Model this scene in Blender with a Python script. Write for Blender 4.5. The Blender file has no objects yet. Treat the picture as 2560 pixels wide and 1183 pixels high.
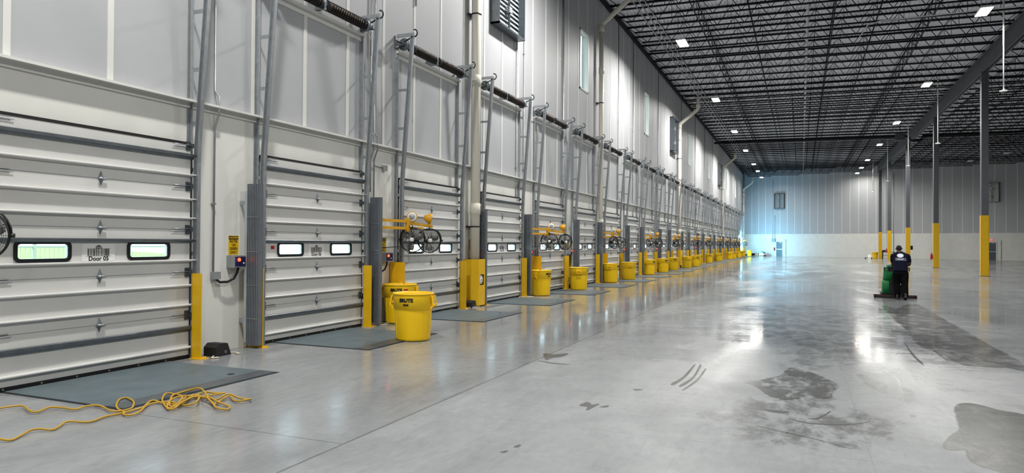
import bpy, math, random
from mathutils import Vector, Matrix
random.seed(7)
sc = bpy.context.scene
COL = sc.collection

# ------------------------------------------------------------------ camera, world, exposure
FPX, CX, CY, HC = 1720.0, 1280.0, 591.5, 1.8
TH, PI_, RO = math.atan(723/1720), math.atan(15.8/1720), .0065
_s, _c = math.sin(TH), math.cos(TH)
F0, R0, U0 = Vector((-_s, _c, 0)), Vector((_c, _s, 0)), Vector((0, 0, 1))
FW = F0*math.cos(PI_) + U0*math.sin(PI_)
U1 = U0*math.cos(PI_) - F0*math.sin(PI_)
RT = R0*math.cos(RO) + U1*math.sin(RO)
UP = U1*math.cos(RO) - R0*math.sin(RO)
cam_d = bpy.data.cameras.new('camera'); cam = bpy.data.objects.new('camera', cam_d); COL.objects.link(cam)
cam_d.sensor_width = 36; cam_d.lens = FPX/2560*36; cam_d.clip_end = 500; cam_d.clip_start = .05
M = Matrix.Identity(4)
for i in range(3):
    M[i][0], M[i][1], M[i][2] = RT[i], UP[i], -FW[i]
M[2][3] = HC
cam.matrix_world = M
sc.camera = cam
world = bpy.data.worlds.new('daylight'); sc.world = world; world.use_nodes = True
wb = world.node_tree.nodes['Background']; wb.inputs[0].default_value = (.72, .93, 1.0, 1); wb.inputs[1].default_value = 4.5
vs = sc.view_settings
vs.view_transform = 'Standard'; vs.look = 'None'; vs.gamma = 1; vs.use_curve_mapping = False
vs.exposure = 0.33
sc.cycles.use_denoising = True
sc.cycles.max_bounces = 8; sc.cycles.diffuse_bounces = 4; sc.cycles.glossy_bounces = 3
sc.cycles.transparent_max_bounces = 12; sc.cycles.sample_clamp_indirect = 4
sc.cycles.caustics_reflective = False; sc.cycles.caustics_refractive = False
LAMP_W = 760.0          # power of one high bay fitting
BLUE_FILL_W = 850.0           # power of the added blue light that tints the back wall

def gp(u, v, z=0.0):
    """world point on the horizontal plane z that was measured at photo position u, v"""
    d = FW*FPX + RT*(u-CX) - UP*(v-CY)
    return Vector((0, 0, HC)) + d*((z-HC)/d.z)

# ------------------------------------------------------------------ materials
def lin(h):
    h = h.lstrip('#'); o = []
    for i in (0, 2, 4):
        v = int(h[i:i+2], 16)/255
        o.append(v/12.92 if v <= .04045 else ((v+.055)/1.055)**2.4)
    return (*o, 1)
def mat(name, col, rough=.5, metal=0.0, var=0.0, vscale=3.0, bump=0.0, bscale=40.0, emit=None, estr=0, spec=None, stretch=(1, 1, 1)):
    m = bpy.data.materials.new(name); m.use_nodes = True
    nt = m.node_tree; b = nt.nodes['Principled BSDF']
    c = lin(col) if isinstance(col, str) else (*col, 1)
    b.inputs['Base Color'].default_value = c
    b.inputs['Roughness'].default_value = rough; b.inputs['Metallic'].default_value = metal
    if spec is not None: b.inputs['Specular IOR Level'].default_value = spec
    if var or bump:
        tc = nt.nodes.new('ShaderNodeTexCoord'); mp = nt.nodes.new('ShaderNodeMapping')
        mp.inputs['Scale'].default_value = stretch
        nt.links.new(tc.outputs['Object'], mp.inputs[0])
    if var:
        n = nt.nodes.new('ShaderNodeTexNoise'); n.inputs['Scale'].default_value = vscale; n.inputs['Detail'].default_value = 5
        nt.links.new(mp.outputs[0], n.inputs['Vector'])
        r = nt.nodes.new('ShaderNodeMapRange'); r.inputs[1].default_value = .3; r.inputs[2].default_value = .7
        r.inputs[3].default_value = 1-var; r.inputs[4].default_value = 1+var
        nt.links.new(n.outputs[0], r.inputs[0])
        x = nt.nodes.new('ShaderNodeMix'); x.data_type = 'RGBA'; x.blend_type = 'MULTIPLY'; x.inputs[0].default_value = 1
        x.inputs[6].default_value = c; nt.links.new(r.outputs[0], x.inputs[7])
        nt.links.new(x.outputs[2], b.inputs['Base Color'])
    if bump:
        n2 = nt.nodes.new('ShaderNodeTexNoise'); n2.inputs['Scale'].default_value = bscale
        nt.links.new(mp.outputs[0], n2.inputs['Vector'])
        bp = nt.nodes.new('ShaderNodeBump'); bp.inputs['Strength'].default_value = bump; bp.inputs['Distance'].default_value = .01
        nt.links.new(n2.outputs[0], bp.inputs['Height']); nt.links.new(bp.outputs[0], b.inputs['Normal'])
    if emit:
        b.inputs['Emission Color'].default_value = lin(emit); b.inputs['Emission Strength'].default_value = estr
    return m
MT = dict(
    wall_white=mat('white_wall_paint', '#dcdcd6', .6, var=.04, vscale=1.3),
    wall_grey=mat('grey_wall_paint', '#abadb0', .55, var=.03, vscale=.8, bump=.15, bscale=9),
    seam=mat('white_joint_paint', '#d6d6d2', .5),
    door=mat('white_door_skin', '#cfcfcc', .45, var=.03, vscale=2, bump=.08, bscale=180),
    strut=mat('painted_strut', '#c8c8c6', .4, var=.03),
    steel=mat('dark_galvanised_steel', '#6d7378', .38, .75, var=.12, vscale=8),
    galv=mat('galvanised_steel', '#a9aeb2', .38, .8, var=.12, vscale=12),
    dark=mat('dark_iron', '#2c2d30', .5, .5, var=.1),
    black=mat('black_rubber', '#0d0d0e', .7),
    blackgloss=mat('black_plastic', '#101114', .35),
    yellow=mat('yellow_steel_paint', '#dcae08', .38, var=.05, vscale=4),
    can=mat('yellow_plastic', '#f2c400', .42, var=.02, vscale=2, bump=.05, bscale=120),
    arm=mat('amber_steel_paint', '#d29c18', .4, var=.05),
    gate=mat('grey_gate_steel', '#7b8087', .32, .5, var=.1, vscale=6),
    gatelight=mat('pale_gate_steel', '#aab4ba', .35, .2, var=.06),
    plate=mat('blue_grey_steel_plate', '#5d6a70', .48, .25, var=.16, vscale=2.5, bump=.25, bscale=60),
    pit=mat('dark_pit_gap', '#15171a', .8),
    pipe=mat('cream_pvc', '#ddd8ca', .4, var=.07, vscale=2.5, stretch=(3, 3, .5)),
    coupling=mat('white_pvc', '#d8d4c6', .4),
    conduit=mat('conduit_steel', '#9a9d9f', .4, .7, var=.08),
    box=mat('grey_box_paint', '#8b8f90', .45, var=.04),
    deck=mat('white_roof_deck', '#f0f1f6', .55, var=.04, vscale=.6),
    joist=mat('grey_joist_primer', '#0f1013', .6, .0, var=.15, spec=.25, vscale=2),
    girder=mat('grey_girder_primer', '#5a5d62', .5, .1, var=.06, vscale=.8),
    column=mat('grey_column_paint', '#54575c', .45, var=.05),
    whitepipe=mat('white_roof_pipe_paint', '#cfd0d0', .4, var=.05),
    lens=mat('lamp_lens', '#ffffff', .4, emit='#fff4e0', estr=30),
    white=mat('white_plastic', '#e6e6e2', .4),
    sign=mat('white_sign_board', '#dededc', .4),
    ink=mat('black_ink', '#0c0c0c', .5),
    signy=mat('yellow_sign_board', '#e6b800', .4),
    red=mat('red_paint', '#b3161c', .35),
    redstrip=mat('dull_red_strip', '#5e2226', .5),
    redlamp=mat('red_signal_lamp', '#ff2a18', .3, emit='#ff3a20', estr=6),
    navyface=mat('navy_faceplate', '#1c1c48', .4),
    exitred=mat('lit_exit_face', '#c02018', .4, emit='#ff2a1c', estr=1.0),
    brown=mat('brown_brass', '#9a6a3c', .35, .6),
    cord=mat('yellow_cord_jacket', '#b08a22', .5, var=.05),
    rope=mat('cream_rope', '#cfc6ae', .8),
    mdoor=mat('slate_door_paint', '#3f4a54', .4, var=.04),
    green=mat('green_machine_plastic', '#0f7a3c', .35, var=.05),
    cardboard=mat('brown_cardboard', '#8d7458', .75, var=.08),
    wood=mat('pallet_wood', '#7d6a55', .75, var=.15, vscale=6),
    spring=mat('oiled_spring_steel', '#352f2a', .32, .6, var=.2, vscale=20),
    lawn=mat('lawn_grass', '#76863c', .9, var=.2, vscale=1.5),
    yard=mat('pale_yard_concrete', '#b9babb', .9, var=.05),
    trailer=mat('white_trailer_skin', '#e4e8ee', .5),
    fencewire=mat('pale_fence_wire', '#98a088', .6),
    skin=mat('brown_skin', '#4a3226', .55, var=.04, vscale=20),
    hair=mat('short_black_hair', '#15110f', .9, bump=.5, bscale=300),
    shirt=mat('navy_shirt_cotton', '#0c0f22', .9, var=.12, vscale=6, bump=.3, bscale=25, spec=.15),
    trouser=mat('black_trouser_cotton', '#060709', .9, var=.15, vscale=5, bump=.3, bscale=18, spec=.1),
    print=mat('white_shirt_print', '#d8dbe8', .8),
    sole=mat('dark_shoe_leather', '#17171a', .5),
    silverfan=mat('pale_fan_blade', '#8b8b89', .3, .3),
)
g = bpy.data.materials.new('window_glass'); g.use_nodes = True
nt = g.node_tree; nt.nodes.clear()
o_ = nt.nodes.new('ShaderNodeOutputMaterial'); mx = nt.nodes.new('ShaderNodeMixShader'); tr = nt.nodes.new('ShaderNodeBsdfTransparent'); gl = nt.nodes.new('ShaderNodeBsdfGlossy')
tr.inputs[0].default_value = (.93, .97, 1, 1); gl.inputs['Roughness'].default_value = .05; mx.inputs[0].default_value = .06
nt.links.new(tr.outputs[0], mx.inputs[1]); nt.links.new(gl.outputs[0], mx.inputs[2]); nt.links.new(mx.outputs[0], o_.inputs[0])
MT['glass'] = g
g = g.copy(); g.name = 'tinted_glazing'; MT['tinted'] = g
for n_ in g.node_tree.nodes:
    if n_.type == 'BSDF_TRANSPARENT': n_.inputs[0].default_value = (.57, .57, .57, 1)

def floor_material(name, damp=False):
    m = bpy.data.materials.new(name); m.use_nodes = True
    nt = m.node_tree; N, L = nt.nodes, nt.links; b = N['Principled BSDF']
    tc = N.new('ShaderNodeTexCoord')
    def noise(scale, detail, stretch=(1, 1, 1), rough=.55, dist=0):
        mp = N.new('ShaderNodeMapping'); mp.inputs['Scale'].default_value = stretch; L.new(tc.outputs['Object'], mp.inputs[0])
        n = N.new('ShaderNodeTexNoise'); n.inputs['Scale'].default_value = scale; n.inputs['Detail'].default_value = detail
        n.inputs['Roughness'].default_value = rough; n.inputs['Distortion'].default_value = dist
        L.new(mp.outputs[0], n.inputs['Vector']); return n.outputs[0]
    def rng(v, a, b_, c, d):
        r = N.new('ShaderNodeMapRange'); r.inputs[1].default_value = a; r.inputs[2].default_value = b_; r.inputs[3].default_value = c; r.inputs[4].default_value = d
        L.new(v, r.inputs[0]); return r.outputs[0]
    def math_(op, a, b_=None):
        n = N.new('ShaderNodeMath'); n.operation = op
        for i, q in enumerate((a, b_)):
            if q is None: continue
            if isinstance(q, (int, float)): n.inputs[i].default_value = q
            else: L.new(q, n.inputs[i])
        return n.outputs[0]
    big = rng(noise(.12, 3, dist=.6), .3, .7, .90, 1.10)
    mid = rng(noise(.9, 7, (1, .45, 1), .65, .8), .3, .7, .78, 1.14)
    fine = rng(noise(14, 6, (1, .5, 1), .7), .25, .75, .88, 1.10)
    scuff = rng(noise(2.6, 8, (2.5, .5, 1), .7, 1.0), .50, .80, 1.0, .80)
    val = math_('MULTIPLY', math_('MULTIPLY', big, mid), math_('MULTIPLY', fine, scuff))
    sep = N.new('ShaderNodeSeparateXYZ'); L.new(tc.outputs['Object'], sep.inputs[0])
    X, Y = sep.outputs[0], sep.outputs[1]
    def line(coord, off, period, w):
        t = math_('ADD', coord, -off)
        if period: t = math_('PINGPONG', t, period/2)
        t = math_('ABSOLUTE', t)
        return math_('LESS_THAN', t, w)
    wob = math_('MULTIPLY', math_('ADD', noise(6, 3), -.5), .02)
    Xw, Yw = math_('ADD', X, wob), math_('ADD', Y, wob)
    inside = math_('LESS_THAN', X, -3.75)
    j = math_('MAXIMUM', line(Xw, -3.75, 0, .014), math_('MULTIPLY', line(Yw, .52, 4.56, .008), inside))
    outside = math_('SUBTRACT', 1.0, inside)
    j2 = math_('MULTIPLY', math_('MAXIMUM', line(Xw, .55, 4.3, .006), line(Yw, 1.9, 4.56, .006)), outside)
    jj = math_('MAXIMUM', j, math_('MULTIPLY', j2, .35))
    # worn pale margin along the construction joint
    edge = rng(math_('ABSOLUTE', math_('ADD', X, 3.35)), .0, .55, .22, .0)
    pale = math_('MULTIPLY', edge, rng(noise(1.6, 6, (1, .4, 1)), .45, .62, 0, 1))
    val = math_('ADD', val, pale)
    val = math_('MULTIPLY', val, math_('SUBTRACT', 1.0, math_('MULTIPLY', jj, .45)))
    cr = N.new('ShaderNodeMix'); cr.data_type = 'RGBA'; cr.blend_type = 'MULTIPLY'; cr.inputs[0].default_value = 1
    cr.inputs[6].default_value = lin('#888b8d') if not damp else lin('#5f605e')
    L.new(val, cr.inputs[7]); L.new(cr.outputs[2], b.inputs['Base Color'])
    rbase = rng(noise(.5, 5, (1, .35, 1), .6, .6), .35, .65, .05, .19)
    rfine = rng(noise(2.2, 8, (.5, 1.6, 1), .75, .6), .32, .68, -.045, .085)
    # the strip in front of the docks is burnished more than the scuffed foreground
    near = math_('MULTIPLY', rng(math_('ADD', Y, math_('MULTIPLY', noise(.35, 5), 5.0)), 9.5, 16.5, .36, 0), math_('SUBTRACT', 1.0, math_('MULTIPLY', inside, .72)))
    rough = math_('MULTIPLY', math_('ADD', math_('ADD', rbase, rfine), near), math_('SUBTRACT', 1.0, math_('MULTIPLY', inside, .30)))
    if damp: rough = math_('MULTIPLY', rough, .62)
    L.new(rough, b.inputs['Roughness'])
    b.inputs['Specular IOR Level'].default_value = .28
    bp = N.new('ShaderNodeBump'); bp.inputs['Strength'].default_value = .03; bp.inputs['Distance'].default_value = .02
    L.new(noise(1.2, 4, (1.5, .6, 1)), bp.inputs['Height']); L.new(bp.outputs[0], b.inputs['Normal'])
    if damp:
        at = N.new('ShaderNodeVertexColor'); at.layer_name = 'damp'
        sp = N.new('ShaderNodeSeparateColor'); L.new(at.outputs[0], sp.inputs[0])
        mott = rng(noise(3.0, 9, (1, .5, 1), .75, .2), .40, .58, 0, 1)
        k = math_('ADD', math_('MULTIPLY', sp.outputs[0], 1.0), math_('MULTIPLY', math_('ADD', mott, -1.0), sp.outputs[1]))
        k = math_('MINIMUM', math_('MAXIMUM', k, 0.0), 1.0)
        t = N.new('ShaderNodeBsdfTransparent'); ms = N.new('ShaderNodeMixShader')
        L.new(k, ms.inputs[0]); L.new(t.outputs[0], ms.inputs[1]); L.new(b.outputs[0], ms.inputs[2])
        L.new(ms.outputs[0], N['Material Output'].inputs[0])
    return m
MT['floor'] = floor_material('polished_concrete'); MT['damp'] = floor_material('damp_concrete', True)

# ------------------------------------------------------------------ mesh helpers
class MB:
    def __init__(s): s.v = []; s.f = []; s.m = []; s.sm = []
    def face(s, idx, mi=0, smooth=False): s.f.append(tuple(idx)); s.m.append(mi); s.sm.append(smooth)
    def hexa(s, p, mi=0):
        b = len(s.v); s.v += [tuple(q) for q in p]
        for q in ((0, 3, 2, 1), (4, 5, 6, 7), (0, 1, 5, 4), (1, 2, 6, 5), (2, 3, 7, 6), (3, 0, 4, 7)): s.face([b+i for i in q], mi)
        return s
    def box(s, x0, x1, y0, y1, z0, z1, mi=0):
        return s.hexa([(x0, y0, z0), (x1, y0, z0), (x1, y1, z0), (x0, y1, z0), (x0, y0, z1), (x1, y0, z1), (x1, y1, z1), (x0, y1, z1)], mi)
    def bar(s, p, q, w, h, mi=0, up=(0, 0, 1)):
        p, q = Vector(p), Vector(q); d = (q-p).normalized(); u = Vector(up)
        if abs(d.dot(u)) > .95: u = Vector((1, 0, 0))
        a = d.cross(u).normalized(); c = a.cross(d).normalized(); a = a*w/2; c = c*h/2
        return s.hexa([p-a-c, p+a-c, p+a+c, p-a+c, q-a-c, q+a-c, q+a+c, q-a+c], mi)
    def prism(s, pts, d, mi=0, smooth=False):
        """closed outline of 3d points swept by vector d"""
        b = len(s.v); n = len(pts); d = Vector(d)
        s.v += [tuple(p) for p in pts] + [tuple(Vector(p)+d) for p in pts]
        s.face([b+i for i in reversed(range(n))], mi); s.face([b+n+i for i in range(n)], mi)
        for i in range(n):
            k = (i+1) % n; s.face([b+i, b+k, b+n+k, b+n+i], mi, smooth)
        return s
    def tube(s, pts, r, n=8, mi=0, closed=False, caps=True):
        pts = [Vector(p) for p in pts]; N = len(pts); rs = r if isinstance(r, (list, tuple)) else [r]*N
        b = len(s.v); prev = None
        for i, p in enumerate(pts):
            if closed: t = (pts[(i+1) % N]-pts[i-1])
            else: t = pts[min(i+1, N-1)]-pts[max(i-1, 0)]
            t = t.normalized() if t.length > 1e-9 else Vector((0, 0, 1))
            if prev is None:
                u = Vector((0, 0, 1)) if abs(t.z) < .9 else Vector((1, 0, 0))
                a = t.cross(u).normalized()
            else:
                a = (prev - t*prev.dot(t)); a = a.normalized() if a.length > 1e-6 else t.orthogonal().normalized()
            prev = a; c = t.cross(a)
            for k in range(n):
                an = 2*math.pi*k/n; s.v.append(tuple(p + (a*math.cos(an)+c*math.sin(an))*rs[i]))
        for i in range(N if closed else N-1):
            i2 = (i+1) % N
            for k in range(n):
                k2 = (k+1) % n; s.face([b+i*n+k, b+i*n+k2, b+i2*n+k2, b+i2*n+k], mi, True)
        if caps and not closed:
            s.face([b+k for k in reversed(range(n))], mi); s.face([b+(N-1)*n+k for k in range(n)], mi)
        return s
    def cyl(s, p, q, r, n=16, mi=0, r2=None):
        return s.tube([p, q], [r, r if r2 is None else r2], n, mi)
    def lathe(s, prof, c=(0, 0, 0), n=32, mi=0, axis='z'):
        b = len(s.v); P = len(prof)
        for i, (r, h) in enumerate(prof):
            for k in range(n):
                a = 2*math.pi*k/n; x, y = r*math.cos(a), r*math.sin(a)
                q = {'z': (x, y, h), 'x': (h, x, y), 'y': (y, h, x)}[axis]
                s.v.append((q[0]+c[0], q[1]+c[1], q[2]+c[2]))
        for i in range(P-1):
            for k in range(n):
                k2 = (k+1) % n; s.face([b+i*n+k, b+i*n+k2, b+(i+1)*n+k2, b+(i+1)*n+k], mi, True)
        return s
    def ring(s, c, axis_u, axis_v, R, r, n=32, m=6, mi=0):
        c, u, v = Vector(c), Vector(axis_u), Vector(axis_v)
        return s.tube([c+(u*math.cos(2*math.pi*i/n)+v*math.sin(2*math.pi*i/n))*R for i in range(n)], r, m, mi, closed=True)
    def build(s, name, mats, parent=None, loc=None, rot=None):
        me = bpy.data.meshes.new(name); me.from_pydata(s.v, [], s.f)
        for m in (mats if isinstance(mats, (list, tuple)) else [mats]): me.materials.append(MT[m])
        for p, mi, sm in zip(me.polygons, s.m, s.sm): p.material_index = mi; p.use_smooth = sm
        me.update()
        o = bpy.data.objects.new(name, me); COL.objects.link(o)
        if parent: o.parent = parent
        if loc is not None: o.location = loc
        if rot is not None: o.rotation_euler = rot
        return o
def tag(o, label=None, cat=None, group=None, kind=None):
    if label: o['label'] = label
    if cat: o['category'] = cat
    if group: o['group'] = group
    if kind: o['kind'] = kind
    return o
def empty(name, loc=(0, 0, 0), rz=0.0):
    o = bpy.data.objects.new(name, None); COL.objects.link(o); o.location = loc; o.rotation_euler = (0, 0, rz); o.empty_display_size = .2
    return o
def copy_tree(o, parent=None):
    c = o.copy(); COL.objects.link(c)
    if parent: c.parent = parent
    for ch in list(o.children): copy_tree(ch, c)
    return c
def structure(o): o['kind'] = 'structure'; return o
def text_mesh(name, s, size, m, parent, mtx, bold=0.0, depth=.0015, width=None, squeeze=1.0):
    cu = bpy.data.curves.new(name, 'FONT'); cu.body = s; cu.size = size; cu.align_x = 'CENTER'; cu.align_y = 'CENTER'
    cu.extrude = depth; cu.offset = bold; cu.resolution_u = 3; cu.space_character = 1.0
    t = bpy.data.objects.new(name, cu); COL.objects.link(t)
    me = bpy.data.meshes.new_from_object(t.evaluated_get(bpy.context.evaluated_depsgraph_get()))
    bpy.data.objects.remove(t); bpy.data.curves.remove(cu)
    me.name = name; me.materials.clear(); me.materials.append(MT[m])
    if squeeze != 1.0: me.transform(Matrix.Diagonal((squeeze, 1, 1, 1)))
    me.transform(mtx)
    o = bpy.data.objects.new(name, me); COL.objects.link(o)
    if parent: o.parent = parent
    return o
# text lying on a dock wall face (normal +x, reading along +y), and on a face with normal -y
def on_wall(x, y, z): return Matrix(((0, 0, 1, x), (1, 0, 0, y), (0, 1, 0, z), (0, 0, 0, 1)))
def on_front(x, y, z): return Matrix(((1, 0, 0, x), (0, 0, -1, y), (0, 1, 0, z), (0, 0, 0, 1)))
ORD = ['first', 'second', 'third', 'fourth', 'fifth', 'sixth', 'seventh', 'eighth', 'ninth', 'tenth', 'eleventh', 'twelfth', 'thirteenth',
       'fourteenth', 'fifteenth', 'sixteenth', 'seventeenth', 'eighteenth', 'nineteenth', 'twentieth', 'twenty-first', 'twenty-second', 'twenty-third', 'twenty-fourth', 'twenty-fifth']

# ------------------------------------------------------------------ setting
WX = -8.77; PITCH = 4.48; C0 = 6.36; NDOOR = 25
CEN = [C0+PITCH*k for k in range(NDOOR)]
def back_y(x): return 114.45-.445*x
Y0, XR = -16.0, 40.0
DOORH = 3.2; ZL = 3.95
def roof_z(x): return 13.55-.016*(x-WX)
# floor
mb = MB(); b = [(WX-.3, Y0-.3, 0), (XR+.3, Y0-.3, 0), (XR+.3, back_y(XR)+.2, 0), (WX-.3, back_y(WX)+.3, 0)]
mb.prism([(x, y, -.3) for x, y, z in b], (0, 0, .3)); structure(mb.build('floor', 'floor'))
# dock wall
mb = MB(); YE = back_y(WX)
HI = [(28.2, 29.5), (41.35, 42.65), (58.85, 60.15), (72.3, 73.6), (90.3, 91.6), (103.3, 104.6)]
xo = WX-.3
ys = [Y0]
for c in CEN: ys += [c-1.37, c+1.37]
ys.append(YE+.3)
for i in range(0, len(ys), 2): mb.box(xo, WX, ys[i], ys[i+1], 0, DOORH)
mb.box(xo, WX, Y0, YE+.3, DOORH, ZL)
mb.box(xo, WX, Y0, YE+.3, ZL, 8.45, 1)
yy = Y0
for a, b_ in HI: mb.box(xo, WX, yy, a, 8.45, 11.05, 1); yy = b_
mb.box(xo, WX, yy, YE+.3, 8.45, 11.05, 1)
mb.box(xo, WX, Y0, YE+.3, 11.05, 13.9, 1)
wall_l = structure(mb.build('wall_left', ['wall_white', 'wall_grey']))
mb = MB()
y = 5.213-1.34*15
while y < YE:
    if y > Y0:
        z = ZL
        spans = [(ZL, 13.6)]
        for a, b_ in HI:
            if a-.05 < y < b_+.05: spans = [(ZL, 8.40), (11.1, 13.6)]
        for z0, z1 in spans: mb.box(WX, WX+.012, y-.045, y+.045, z0, z1)
    y += 1.34
mb.build('joint_strip', 'seam', wall_l)
mb = MB()
random.seed(3)
for i in range(16):          # faint saw-cut joints across the grey panels
    y = 26+i*5.6+random.uniform(-1, 1); z = random.uniform(8.2, 9.8)
    mb.box(WX, WX+.004, y, y+1.34, z, z+.02)
mb.build('panel_joint', 'seam', wall_l)
mb = MB(); mb.box(WX-.01, WX+.14, Y0, YE, ZL-.01, ZL+.025); mb.box(WX-.01, WX+.03, Y0, YE, ZL-.09, ZL-.01)
structure(mb.build('trim_1', 'seam'))
mb = MB(); mb.box(WX, WX+.12, Y0, YE, roof_z(WX)-.32, roof_z(WX)-.12); structure(mb.build('trim_2', 'joist'))
# clerestory windows
for i, (a, b_) in enumerate(HI):
    mb = MB(); t = .07
    mb.box(WX-.22, WX+.03, a, a+t, 8.45, 11.05); mb.box(WX-.22, WX+.03, b_-t, b_, 8.45, 11.05)
    mb.box(WX-.22, WX+.03, a, b_, 8.45, 8.45+t); mb.box(WX-.22, WX+.03, a, b_, 11.05-t, 11.05)
    w = structure(mb.build('window_%d' % (i+1), 'white'))
    mb = MB(); mb.box(WX-.16, WX-.15, a+.05, b_-.05, 8.5, 11.0); mb.build('pane', 'tinted', w)
# back wall (skewed to the docks)
ang = math.atan(-.445)
bl = structure(empty('wall_back', (WX, back_y(WX), 0), ang))
LB = (XR+.5-WX)/math.cos(ang)
mb = MB(); mb.box(-.4, LB, 0, .3, 0, 3.45); mb.box(-.4, LB, 0, .3, 3.45, 13.9, 1); mb.build('wall_panel', ['wall_white', 'wall_grey'], bl)
mb = MB(); x = .35
while x < LB:
    mb.box(x-.04, x+.04, -.012, 0, 3.45, 13.6); x += 1.175
mb.build('joint_strip', 'seam', bl)
# walls outside the picture that close the hall
mb = MB(); mb.box(XR, XR+.3, Y0-.3, back_y(XR)+.4, 0, 13.9, 1); mb.box(XR-.01, XR, Y0-.3, back_y(XR)+.4, 0, 3.45, 0); structure(mb.build('wall_right', ['wall_white', 'wall_grey']))
mb = MB(); mb.box(WX-.3, XR+.3, Y0-.3, Y0, 0, 13.9, 1); mb.box(WX-.3, XR+.3, Y0, Y0+.01, 0, 3.45, 0); structure(mb.build('wall_front', ['wall_white', 'wall_grey']))
# roof deck: trapezoid flutes running along the docks
mb = MB(); x = WX-.3; p = .19; rows = []
while x < XR+.4:
    z = roof_z(x); rows += [(x, z), (x+.075, z), (x+.095, z+.08), (x+.17, z+.08)]; x += p
n = len(rows); base = len(mb.v)
mb.v += [(x, Y0-.3, z) for x, z in rows] + [(x, back_y(x)+.3, z) for x, z in rows]
for i in range(n-1): mb.face([i, n+i, n+i+1, i+1])
top = len(mb.v); mb.v += [(WX-.3, Y0-.3, 14.1), (XR+.4, Y0-.3, 14.1), (XR+.4, back_y(XR)+.4, 14.1), (WX-.3, back_y(WX)+.4, 14.1)]
mb.face([top, top+1, top+2, top+3])
ceil = structure(mb.build('ceiling', 'deck'))
# joists
GX = 10.0
def joist_mesh(x0, x1, d, ends, npan):
    mb = MB()
    def T(x): return Vector((x, 0, roof_z(x)-.07))
    def B(x): return Vector((x, 0, roof_z(x)-.07-d))
    for s in (-.032, .032):
        mb.bar(T(x0)+Vector((0, s, 0)), T(x1)+Vector((0, s, 0)), .05, .085)
        mb.bar(B(x0+ends)+Vector((0, s*.8, 0)), B(x1-ends)+Vector((0, s*.8, 0)), .04, .065)
    bx = [x0+ends+.3+(x1-x0-2*ends-.6)*i/npan for i in range(npan+1)]
    for i in range(npan):
        mid = (bx[i]+bx[i+1])/2
        mb.bar(B(bx[i]), T(mid), .028, .028); mb.bar(T(mid), B(bx[i+1]), .028, .028); mb.bar(B(mid), T(mid), .02, .02)
    mb.bar(T(x0+.1), B(bx[0]), .03, .03); mb.bar(T(x1-.1), B(bx[-1]), .03, .03)
    return mb
random.seed(5)
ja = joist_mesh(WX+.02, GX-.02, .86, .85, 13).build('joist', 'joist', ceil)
JP = 1.84
ys = [40.35-JP*i for i in range(12, 0, -1)] + [40.35+JP*i for i in range(0, 44)]
jn = []
for y in ys:
    if y > back_y(GX)-.3:        # the skew wall cuts these joists short
        x1 = (114.45-(y+.25))/.445
        if x1 > WX+3.0:
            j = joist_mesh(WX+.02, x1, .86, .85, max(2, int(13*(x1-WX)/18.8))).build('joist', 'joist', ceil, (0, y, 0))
        continue
    if y == ys[0]: ja.location.y = y
    else:
        j = ja.copy(); COL.objects.link(j); j.location.y = y
XB2 = 28.6
jb = joist_mesh(GX+.02, XB2, .86, .85, 13)
first = None
for y in ys[6:]:
    if y > back_y(GX)-.4: continue
    if y > back_y(XB2)-.3:
        x1 = (114.45-(y+.25))/.445
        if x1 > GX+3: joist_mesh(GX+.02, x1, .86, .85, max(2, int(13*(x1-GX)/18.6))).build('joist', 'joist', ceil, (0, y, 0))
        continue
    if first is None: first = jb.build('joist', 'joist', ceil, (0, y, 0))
    else:
        j = first.copy(); COL.objects.link(j); j.location.y = y
# bridging rows that tie the joists together
for x in (-4.6, .8+.6, 5.6, 14.5, 19.5, 24.5):
    mb = MB(); y1 = min(back_y(x)-.6, 112)
    z = roof_z(x)-.07
    mb.bar((x, 12, z-.06), (x, y1, z-.06), .04, .04); mb.bar((x, 12, z-.82), (x, y1, z-.82), .04, .04)
    for i in range(0, len(ys)-1, 1):
        if ys[i+1] < y1 and x < 8: mb.bar((x, ys[i], z-.06), (x, ys[i+1], z-.80), .022, .022); mb.bar((x, ys[i], z-.80), (x, ys[i+1], z-.06), .022, .022)
    mb.build('bridging', 'joist', ceil)
# girder on the column line
mb = MB(); zt = roof_z(GX)-.13; zb = 12.1
mb.box(GX-.16, GX+.16, 0, back_y(GX)-.1, zb, zb+.03); mb.box(GX-.16, GX+.16, 0, back_y(GX)-.1, zt-.03, zt); mb.box(GX-.025, GX+.025, 0, back_y(GX)-.1, zb, zt)
mb.build('girder', 'girder', ceil)
# ------------------------------------------------------------------ outside, seen through the panes
mb = MB(); mb.box(-90, WX-.31, -60, 180, -1.6, -1.3); structure(mb.build('ground_yard', 'yard'))
mb = MB(); mb.hexa([(-90, -60, -1.29), (-22, -60, -1.29), (-22, 60, -1.29), (-90, 60, -1.29), (-90, -60, .9), (-22, -60, -1.25), (-22, 60, -1.25), (-90, 60, .9)]); structure(mb.build('ground_lawn', 'lawn'))
fr = empty('wire_fence', (-19.5, 9, -1.3))
mb = MB()
for i in range(0, 200): mb.bar((0, -14+i*.13, .1), (0, -14+i*.13, 2.9), .009, .009)
mb.build('fence_wire', 'fencewire', fr)
mb = MB()
for z in (.1, 2.9): mb.bar((0, -14, z), (0, 12, z), .05, .05)
mb.build('fence_rail', 'fencewire', fr)
for i in range(10):
    mb = MB(); mb.cyl((0, -14+i*2.9, 0), (0, -14+i*2.9, 3), .05, 8); mb.build('fence_post', 'fencewire', fr)
tag(fr, 'wire fence before the lawn, seen through the left window of Door 05', 'fence')
tr_ = empty('parked_trailer', (-19, 25.2, -1.3))
mb = MB(); mb.box(-6, 0, -1.3, 1.3, 1.1, 4.0); mb.build('trailer_body', 'trailer', tr_)
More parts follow.
